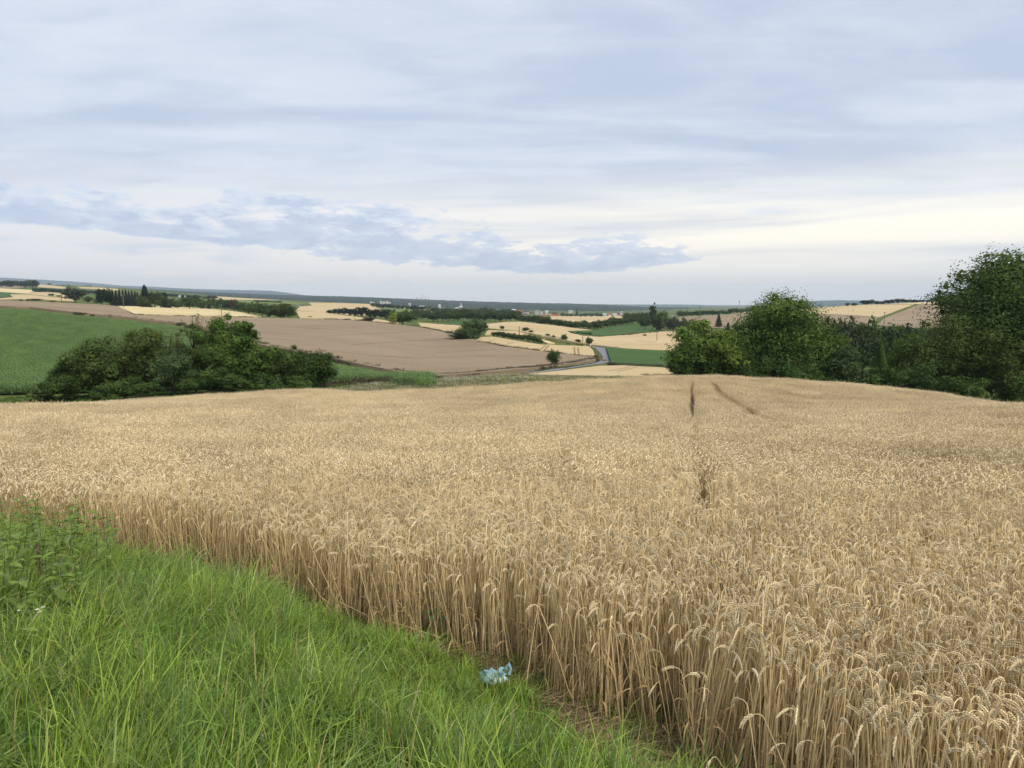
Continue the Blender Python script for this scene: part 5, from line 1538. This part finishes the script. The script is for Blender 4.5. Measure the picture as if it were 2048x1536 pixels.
belt([(1458, 625), (1508, 624)], 8, 7, 10, 4, 6, ['broad', 'pine'], '{} tree behind the crest by the radio mast', 'trees behind the crest by the radio mast', 1, 900)
belt([(1398, 632), (1452, 632)], 7, 9, 13, 6, 9, ['broad'], '{} tree behind the brown hillside', 'trees behind the brown hillside', 2, 900)
belt([(1362, 636), (1394, 635)], 4, 12, 16, 7, 9, ['broad', 'light'], '{} tree behind the pole on the brown hillside', 'trees behind the pole', 2, 900)
belt([(1722, 611), (1790, 608.5), (1872, 606)], 16, 7, 12, 5, 8, ['broad', 'pine'], '{} tree of the wood on top of the yellow hill', 'wood on top of the yellow hill', 2, 815)
for i, (px, ba, to, hw) in enumerate([(1693, 612.5, 605.5, 4), (1706, 612, 605, 6)]):
    far_tree('broad', px, ba, to, hw, ['smaller', 'wider'][i] + ' of two lone trees on the rim of the yellow hill', 'two lone trees on the rim of the yellow hill', 780)
belt([(1655, 690), (1700, 700), (1760, 705), (1850, 715)], 16, 52, 72, 20, 28, ['broad', 'broad', 'willow', 'pine'], '{} dark tree in the dip between the grove and the brown hillside', 'trees in the dip behind the grove', 4, 210)

# ------------------------------------------------------------------ forest plain, blue hills
def ridge(name, tops, Y0, Y1, bumps, mat, seed, foot=None, wood=0.0):
    """a long wooded rise whose skyline passes through the given points; it climbs from Y0 to Y1 and falls behind"""
    g = np.random.default_rng(seed)
    px = np.arange(tops[0][0], tops[-1][0] + 1, 3.0)
    py = pchip([t[0] for t in tops], [t[1] for t in tops], px)
    rows = []
    fr = [0, .15, .3, .5, .7, .85, 1.0, 1.2, 1.5]
    for f in fr:
        Yd = Y0 + (Y1 - Y0) * f
        u = np.array([ray(p, 612)[0] for p in px]); X = u * Y1
        zt = np.array([ray(p, q)[1] for p, q in zip(px, py)]) * Y1 + CZ
        z0 = TZ(u * Y0, np.full(len(u), float(Y0))) - 3
        prof = min(f, 1.0)
        z = z0 + (zt - z0) * (prof ** 0.9) if f <= 1 else z0 + (zt - z0) * (1 - (f - 1) * 1.2)
        z = z + (g.normal(0, bumps, len(px)) if 0 < f <= 1 else 0) * (0.6 if f == 1 else 1.0)
        rows.append(np.column_stack([X * (Yd / Y1) ** 0.5 if False else u * Yd, np.full(len(px), Yd), z]))
    n = len(px)
    V = np.concatenate(rows)
    i = (np.arange(len(fr) - 1)[:, None] * n + np.arange(n - 1)[None]).ravel()
    return kind(obj(name, mesh(name, V, np.stack([i, i + 1, i + n + 1, i + n], 1), None, mat, False)), 'structure')
ridge('forest_plain', [(150, 573), (250, 576), (300, 578), (400, 583), (550, 589), (700, 593), (850, 599), (1000, 604), (1200, 609), (1300, 614), (1480, 617), (1700, 616), (2300, 616)], 2700, 5200, 1.3, M['forest'], 3)
ridge('hills', [(-700, 548), (-300, 552), (0, 555), (60, 558), (100, 560), (140, 562.5), (200, 567), (250, 571.5), (300, 573), (350, 576), (400, 578), (480, 580), (540, 581.5), (580, 586), (620, 592), (680, 598), (760, 604)], 9500, 12000, 3.0, M['forest'], 4)
ridge('hills', [(880, 607), (960, 605.5), (1040, 607), (1120, 606.5), (1200, 608.5), (1280, 609), (1360, 609), (1450, 612), (1500, 614)], 10000, 12500, 3.0, M['forest'], 5)
ridge('hills', [(1440, 620), (1480, 616), (1500, 611.5), (1530, 606.5), (1560, 604), (1620, 601.5), (1680, 600.5), (1720, 601), (1800, 603), (1900, 606), (2050, 604), (2300, 600), (2700, 598)], 7600, 9800, 3.0, M['forest'], 6)

# ------------------------------------------------------------------ poles
def pole(px, base, top, label, lamp=False, arm=0.5):
    X, Y = hit(px, base, 0.4); zb = float(TZ(X, Y)); H = ray(px, top)[1] * Y + CZ - zb
    t = thing('utility_pole', label, 'utility pole', (X, Y, zb), 'wooden poles of the power line')
    A = Acc(); V, T = tube([(0, 0, -.2), (0, 0, H * .5), (0, 0, H)], np.array([0.17, 0.15, 0.12]) * max(1, Y / 330), 8, True); A.add(V, T, (1, 1, 1)); obj('post', A.mesh('post', M['pole_wood']), t)
    if arm:
        obj('crossarm', mesh('crossarm', *box(-arm * H * .16, arm * H * .16, -.12, -.02, H * .95, H * .972), None, M['pole_wood']), t)
        for sx in (-1, 0, 1):
            V, T = tube([(sx * arm * H * .14, -.07, H * .972), (sx * arm * H * .14, -.07, H * 1.0)], 0.05, 6, True); obj('insulator', mesh('insulator', V, T, None, M['white_paint']), t)
    return t
for a in ((247.5, 616, 590, 'pale wooden pole at the corner of the pale field before the spruces'), (123, 603, 586, 'thin pole on the crest near the willow'), (443.5, 634, 609, 'wooden pole between the pale field and the brown field'),
          (1038.5, 671, 653, 'pole in the valley wheat above the shrub row'), (1165.5, 686, 671, 'pole beside the lane near the small tree'), (1313.5, 682, 664, 'pole alone in the valley wheat before the green mound'),
          (1399.5, 636, 613, 'tall pole with a wide crossarm on the brown hillside'), (1768, 650, 624, 'pole standing over the trees before the yellow hill')):
    pole(*a, arm=1.3 if 'wide' in a[3] else 0.6)
# radio mast on the skyline
X, Y = at(1477, 2600); zb = float(TZ(X, Y)); H = ray(1477, 601)[1] * Y + CZ - zb
t = thing('radio_mast', 'slim radio mast on the skyline beside the blue hills', 'mast', (X, Y, zb))
A = Acc(); V, T = tube([(0, 0, 0), (0, 0, H)], [1.6, 0.9], 6, True); A.add(V, T, (1, 1, 1)); obj('shaft', A.mesh('shaft', M['concrete']), t)
V, T = tube([(0, 0, H * .82), (0, 0, H * .97)], [2.2, 2.2], 8, True); obj('antenna', mesh('antenna', V, T, None, M['metal']), t)
# white sign by the lane
X, Y = hit(1179.5, 692, 0); zb = float(TZ(X, Y)); s = Y / F
t = thing('road_sign', 'small white sign in front of the small tree at the lane bend', 'sign', (X, Y - 2.5, zb))
obj('panel', mesh('panel', *box(-1.1 * s, 1.1 * s, -.03, .03, 0.9 * s, 4.6 * s), None, M['white_paint']), t)
V, T = tube([(0, 0.06, 0), (0, 0.06, 4.4 * s)], 0.05, 6, True); obj('post', mesh('post', V, T, None, M['metal']), t)

# ------------------------------------------------------------------ village
def house(px, base, wpx, hpx, wall, roof, label, Yd=1700, rot=None, gable=0.5, group='houses of the village', name='house', windows=0):
    X, Y = at(px, Yd); zb = ray(px, base)[1] * Y + CZ
    zg = float(TZ(X, Y)); w_ = wpx / F * Y; h = hpx / F * Y; d = w_ * 0.75
    rot = R.uniform(-0.6, 0.6) if rot is None else rot
    t = thing(name, label, 'house' if name == 'house' else 'building', (X, Y, zb), group, rot)
    hw = h * (1 - gable)
    obj('wall', mesh('wall', *box(-w_ / 2, w_ / 2, -d / 2, d / 2, min(-1, zg - zb - 1), hw), None, M[wall]), t)
    e = w_ * 0.06
    if gable > 0:
        V = np.array([[-w_ / 2 - e, -d / 2 - e, hw - .1], [w_ / 2 + e, -d / 2 - e, hw - .1], [w_ / 2 + e, d / 2 + e, hw - .1], [-w_ / 2 - e, d / 2 + e, hw - .1], [-w_ / 2 - e, 0, h], [w_ / 2 + e, 0, h]])
        T = np.array([[0, 1, 5], [0, 5, 4], [2, 3, 4], [2, 4, 5], [1, 2, 5], [3, 0, 4], [0, 2, 1], [0, 3, 2]])
        r_ = obj('roof', mesh('roof', V, T, None, M[roof]), t)
        obj('chimney', mesh('chimney', *box(w_ * .18, w_ * .26, -.4, .4, hw, h * 1.08), None, M[roof]), r_)
    else:
        obj('roof', mesh('roof', *box(-w_ / 2 - e, w_ / 2 + e, -d / 2 - e, d / 2 + e, h, h * 1.06), None, M[roof]), t)
    for q in range(windows):
        nx = 4
        x0 = -w_ / 2 + w_ * (q % nx + 0.3) / nx; z0 = hw * (0.12 + 0.3 * (q // nx))
        obj('window', mesh('window', *box(x0, x0 + w_ * .11, -d / 2 - .12, -d / 2 + .05, z0, z0 + hw * .16), None, M['window']), t)
    return t
HS = [(1027, 622, 7, 4, 'white_wall', 'grey_roof', 'white house at the wood end of the village'), (1036, 627, 11, 7, 'white_wall', 'red_roof', 'wide house with a broad red roof among the first village houses'), (1034, 631, 6, 4, 'white_wall', 'dark_roof', 'white house under the broad red roof'),
      (1042, 630, 6, 6, 'white_wall', 'dark_roof', 'white gabled house with dark roof beside the broad red roof'), (1049, 627, 6, 5, 'white_wall', 'dark_roof', 'bright white house before the dark tree'), (1055, 626, 6, 5, 'cream_wall', 'dark_roof', 'cream house behind the bright white house'),
      (1051, 633, 7, 6, 'white_wall', 'dark_roof', 'white house lowest beside the belt'), (1061, 630, 7, 5, 'white_wall', 'dark_roof', 'house with a dark roof and white gable in the village middle'), (1083, 624, 5, 4, 'white_wall', 'dark_roof', 'small white house behind the tall white block'),
      (1087, 635, 8, 6, 'cream_wall', 'red_roof', 'cream house with red roof below the white block'), (1093, 625, 6, 4, 'white_wall', 'grey_roof', 'white house with grey roof beyond the block'), (1100, 629, 8, 4, 'cream_wall', 'dark_roof', 'long house with brown roof'),
      (1110, 629, 7, 5, 'white_wall', 'dark_roof', 'white gabled house near the large shed'), (1106, 634, 9, 5, 'cream_wall', 'red_roof', 'red roofed barn at the end of the village wheat'), (1115, 634, 7, 5, 'cream_wall', 'red_roof', 'second red roofed barn by the village wheat'),
      (1126, 629, 5, 4, 'white_wall', 'dark_roof', 'small white house among garden trees'), (1155, 631, 3, 4, 'white_wall', 'dark_roof', 'tiny white house at the foot of the village conifer'),
      (1206, 631, 12, 4, 'white_wall', 'grey_roof', 'long white building near the church'), (1218, 631, 8, 4, 'cream_wall', 'red_roof', 'red roofed house beside the long white building'), (1229, 631, 8, 4, 'white_wall', 'grey_roof', 'pale roofed house before the church'),
      (1252, 631, 7, 4, 'white_wall', 'dark_roof', 'house just beyond the church'), (1258, 631.5, 7, 5, 'white_wall', 'grey_roof', 'white gabled house farther along from the church'), (1247, 632, 8, 4, 'cream_wall', 'red_roof', 'red roofed house touching the church'),
      (1370, 632, 5, 4, 'white_wall', 'red_roof', 'white house behind the brown hillside'), (1346, 634, 4, 2.5, 'white_wall', 'grey_roof', 'pale shed by the wood behind the brown hillside'),
      (922, 615, 7, 3, 'white_wall', 'grey_roof', 'white house beside the thin white tower'), (915, 618, 8, 3, 'white_wall', 'grey_roof', 'low white building below the thin white tower'), (879, 612, 5, 3, 'white_wall', 'grey_roof', 'white house far out in the plain'),
      (844, 614, 9, 2.5, 'white_wall', 'grey_roof', 'low pale hall beyond the meadow'), (853, 617, 7, 2, 'white_wall', 'grey_roof', 'second low pale hall beyond the meadow'), (820, 609, 4, 2.5, 'white_wall', 'grey_roof', 'small white house before the power station'),
      (362, 591, 4, 3, 'white_wall', 'dark_roof', 'white farmhouse in the distant tree row'), (373, 592, 3, 2, 'white_wall', 'dark_roof', 'small shed by the distant tree row')]
for i, a in enumerate(HS):
    house(*a[:7], Yd=1340 if a[0] > 1000 and a[1] > 632.5 else (1700 if a[0] > 900 else (2300 if a[0] > 500 else 1230)), group='houses of the village' if a[0] > 1000 and a[0] < 1300 else 'scattered far houses')
house(1074, 632, 8, 11, 'white_wall', 'grey_roof', 'tall white block, highest house of the village', 1650, 0.1, 0.0, 'houses of the village', 'apartment_block', 12)
house(1141, 623.5, 9, 3, 'white_wall', 'grey_roof', 'large pale shed behind the village', 2000, 0.1, 0.25, 'houses of the village', 'shed')
for i, (px, w_, h, lb) in enumerate(((743, 4, 4, 'first white far building on the forest edge'), (748, 4, 3, 'low white building next to the first one on the forest edge'), (763, 5, 5, 'tallest white block on the forest edge'), (769, 5, 4, 'white block next to the tallest one on the forest edge'),
                                     (775, 5, 5, 'third white block on the forest edge'), (780, 4, 3, 'last low white building on the forest edge'))):
    house(px, 607, w_, h, 'white_wall', 'grey_roof', lb, 2450, 0.1, 0.0, 'white buildings on the forest edge', 'far_building')
# thin white tower
X, Y = at(922.5, 1900); zb = float(TZ(X, Y)); H = ray(922, 605.5)[1] * Y + CZ - zb
t = thing('silo_tower', 'thin white tower among the scattered houses', 'tower', (X, Y, zb))
V, T = tube([(0, 0, 0), (0, 0, H * .93)], 1.6, 8, True); obj('shaft', mesh('shaft', V, T, None, M['white_wall']), t)
V, T = tube([(0, 0, H * .93), (0, 0, H)], [1.8, 0.1], 8); obj('roof', mesh('roof', V, T, None, M['grey_roof']), t)
# church with onion dome
Yd = 1700; X, Y = at(1242, Yd); zb = ray(1242, 631)[1] * Y + CZ; s = Y / F
t = thing('church', 'village church with red nave roof, white tower and dark onion dome', 'church', (X, Y, zb))
obj('wall', mesh('wall', *box(-7 * s, 4 * s, 1 * s, 5 * s, -6, 1.6 * s), None, M['cream_wall']), t)
V = np.array([[-7.3 * s, .7 * s, 1.5 * s], [4.3 * s, .7 * s, 1.5 * s], [4.3 * s, 5.3 * s, 1.5 * s], [-7.3 * s, 5.3 * s, 1.5 * s], [-6.0 * s, 3 * s, 5.2 * s], [3.6 * s, 3 * s, 5.2 * s]])
obj('roof', mesh('roof', V, np.array([[0, 1, 5], [0, 5, 4], [2, 3, 4], [2, 4, 5], [1, 2, 5], [3, 0, 4]]), None, M['red_roof']), t)
tw = obj('tower', mesh('tower', *box(-2.6 * s, 2.6 * s, -2.6 * s, 2.6 * s, -6, 8.6 * s), None, M['white_wall']), t)
for sx in (-1.2, 1.2):
    obj('window', mesh('window', *box((sx - .45) * s, (sx + .45) * s, -2.72 * s, -2.5 * s, 4.6 * s, 7.2 * s), None, M['window']), tw)
z = np.array([8.6, 9.2, 10.0, 11.0, 11.8, 12.4, 13.2, 14.6]) * s; rr_ = np.array([2.9, 2.7, 3.0, 2.6, 1.5, .9, .8, .05]) * s
V, T = tube(np.column_stack([z * 0, z * 0, z]), rr_, 10); obj('dome', mesh('dome', V, T, None, M['copper'], True), t)

# ------------------------------------------------------------------ power station and wind turbines on the horizon
def on_horizon(px, top, base, Yd):
    X, Y = at(px, Yd); return X, Y, ray(px, base)[1] * Y + CZ - 30, (ray(px, top)[1] - ray(px, base)[1]) * Y + 30
for px, lb in ((834.5, 'first cooling tower of the power station on the horizon'), (842, 'second cooling tower of the power station, beside the tallest chimney')):
    X, Y, z0, H = on_horizon(px, 594.5 if px < 840 else 595.5, 601, 7500); zz = np.linspace(0, 1, 9)
    t = thing('cooling_tower', lb, 'cooling tower', (X, Y, z0), 'power station')
    V, T = tube(np.column_stack([zz * 0, zz * 0, zz * H]), 1.9 / F * Y * np.sqrt(0.42 + 1.1 * (zz - 0.75) ** 2), 16); obj('shell', mesh('shell', V, T, None, M['concrete'], True), t)
for px, top, lb in ((846, 587.5, 'tallest chimney of the power station'), (851.5, 592, 'middle chimney of the power station'), (857.5, 592.3, 'outermost chimney of the power station')):
    X, Y, z0, H = on_horizon(px, top, 601, 7500)
    t = thing('chimney_stack', lb, 'chimney', (X, Y, z0), 'power station')
    V, T = tube([(0, 0, 0), (0, 0, H)], [4.6, 3.2], 10, True); obj('shaft', mesh('shaft', V, T, None, M['concrete']), t)
X, Y, z0, H = on_horizon(850, 599, 601.5, 7600)
t = thing('boiler_house', 'low block of the power station between its chimneys', 'building', (X, Y, z0), 'power station')
obj('wall', mesh('wall', *box(-40, 40, -25, 25, 0, H), None, M['concrete']), t); obj('roof', mesh('roof', *box(-41, 41, -26, 26, H, H + 2), None, M['grey_roof']), t)
for i, (px, top) in enumerate(((946, 591), (978, 589), (984.5, 588), (1009, 589), (1016.5, 587), (1021, 588))):
    X, Y, z0, H = on_horizon(px, top + 4, 604, 8300)
    t = thing('wind_turbine', f'{ORD[i]} faint wind turbine on the horizon, counted from the power station', 'wind turbine', (X, Y, z0), 'wind turbines on the horizon')
    V, T = tube([(0, 0, 0), (0, 0, H)], [2.6, 1.6], 8, True); obj('tower', mesh('tower', V, T, None, M['white_paint']), t)
    obj('nacelle', mesh('nacelle', *box(-2, 2, -6, 5, H - 1.5, H + 2.5), None, M['white_paint']), t)
    for k in range(3):
        a = 0.4 + i + k * 2.0944; dv = np.array([math.sin(a), 0, math.cos(a)])
        V, T = tube([np.array([0, -7, H]) + dv * 1, np.array([0, -7, H]) + dv * 12, np.array([0, -7, H]) + dv * 44], [1.0, 1.6, 0.3], 4, True); obj('blade', mesh('blade', V, T, None, M['white_paint']), t)

# ------------------------------------------------------------------ the air
m = bpy.data.materials.new('haze'); m.use_nodes = True; m.node_tree.nodes.clear(); q = NT(m.node_tree)
o_ = q.n('ShaderNodeOutputMaterial'); pv = q.n('ShaderNodeVolumePrincipled')
pv.inputs['Color'].default_value = (0.72, 0.87, 1.0, 1); pv.inputs['Density'].default_value = 7.5e-5; pv.inputs['Anisotropy'].default_value = 0.0
q.put(o_.inputs['Volume'], pv.outputs[0])
zmin, zmax = -330.0, 300.0
for o in SC.objects:
    if o.type == 'MESH' and o.name.startswith(('ground', 'hills', 'forest_plain')):
        co = np.zeros(len(o.data.vertices) * 3, np.float32); o.data.vertices.foreach_get('co', co); zz = co[2::3]
        zmin = min(zmin, zz.min() - 1); zmax = max(zmax, zz.max() + 3)
hz_ = obj('haze', mesh('haze', *box(-27000, 27000, -60, 18800, zmin, zmax), None, m)); kind(hz_, 'stuff')
print('haze box', zmin, zmax)
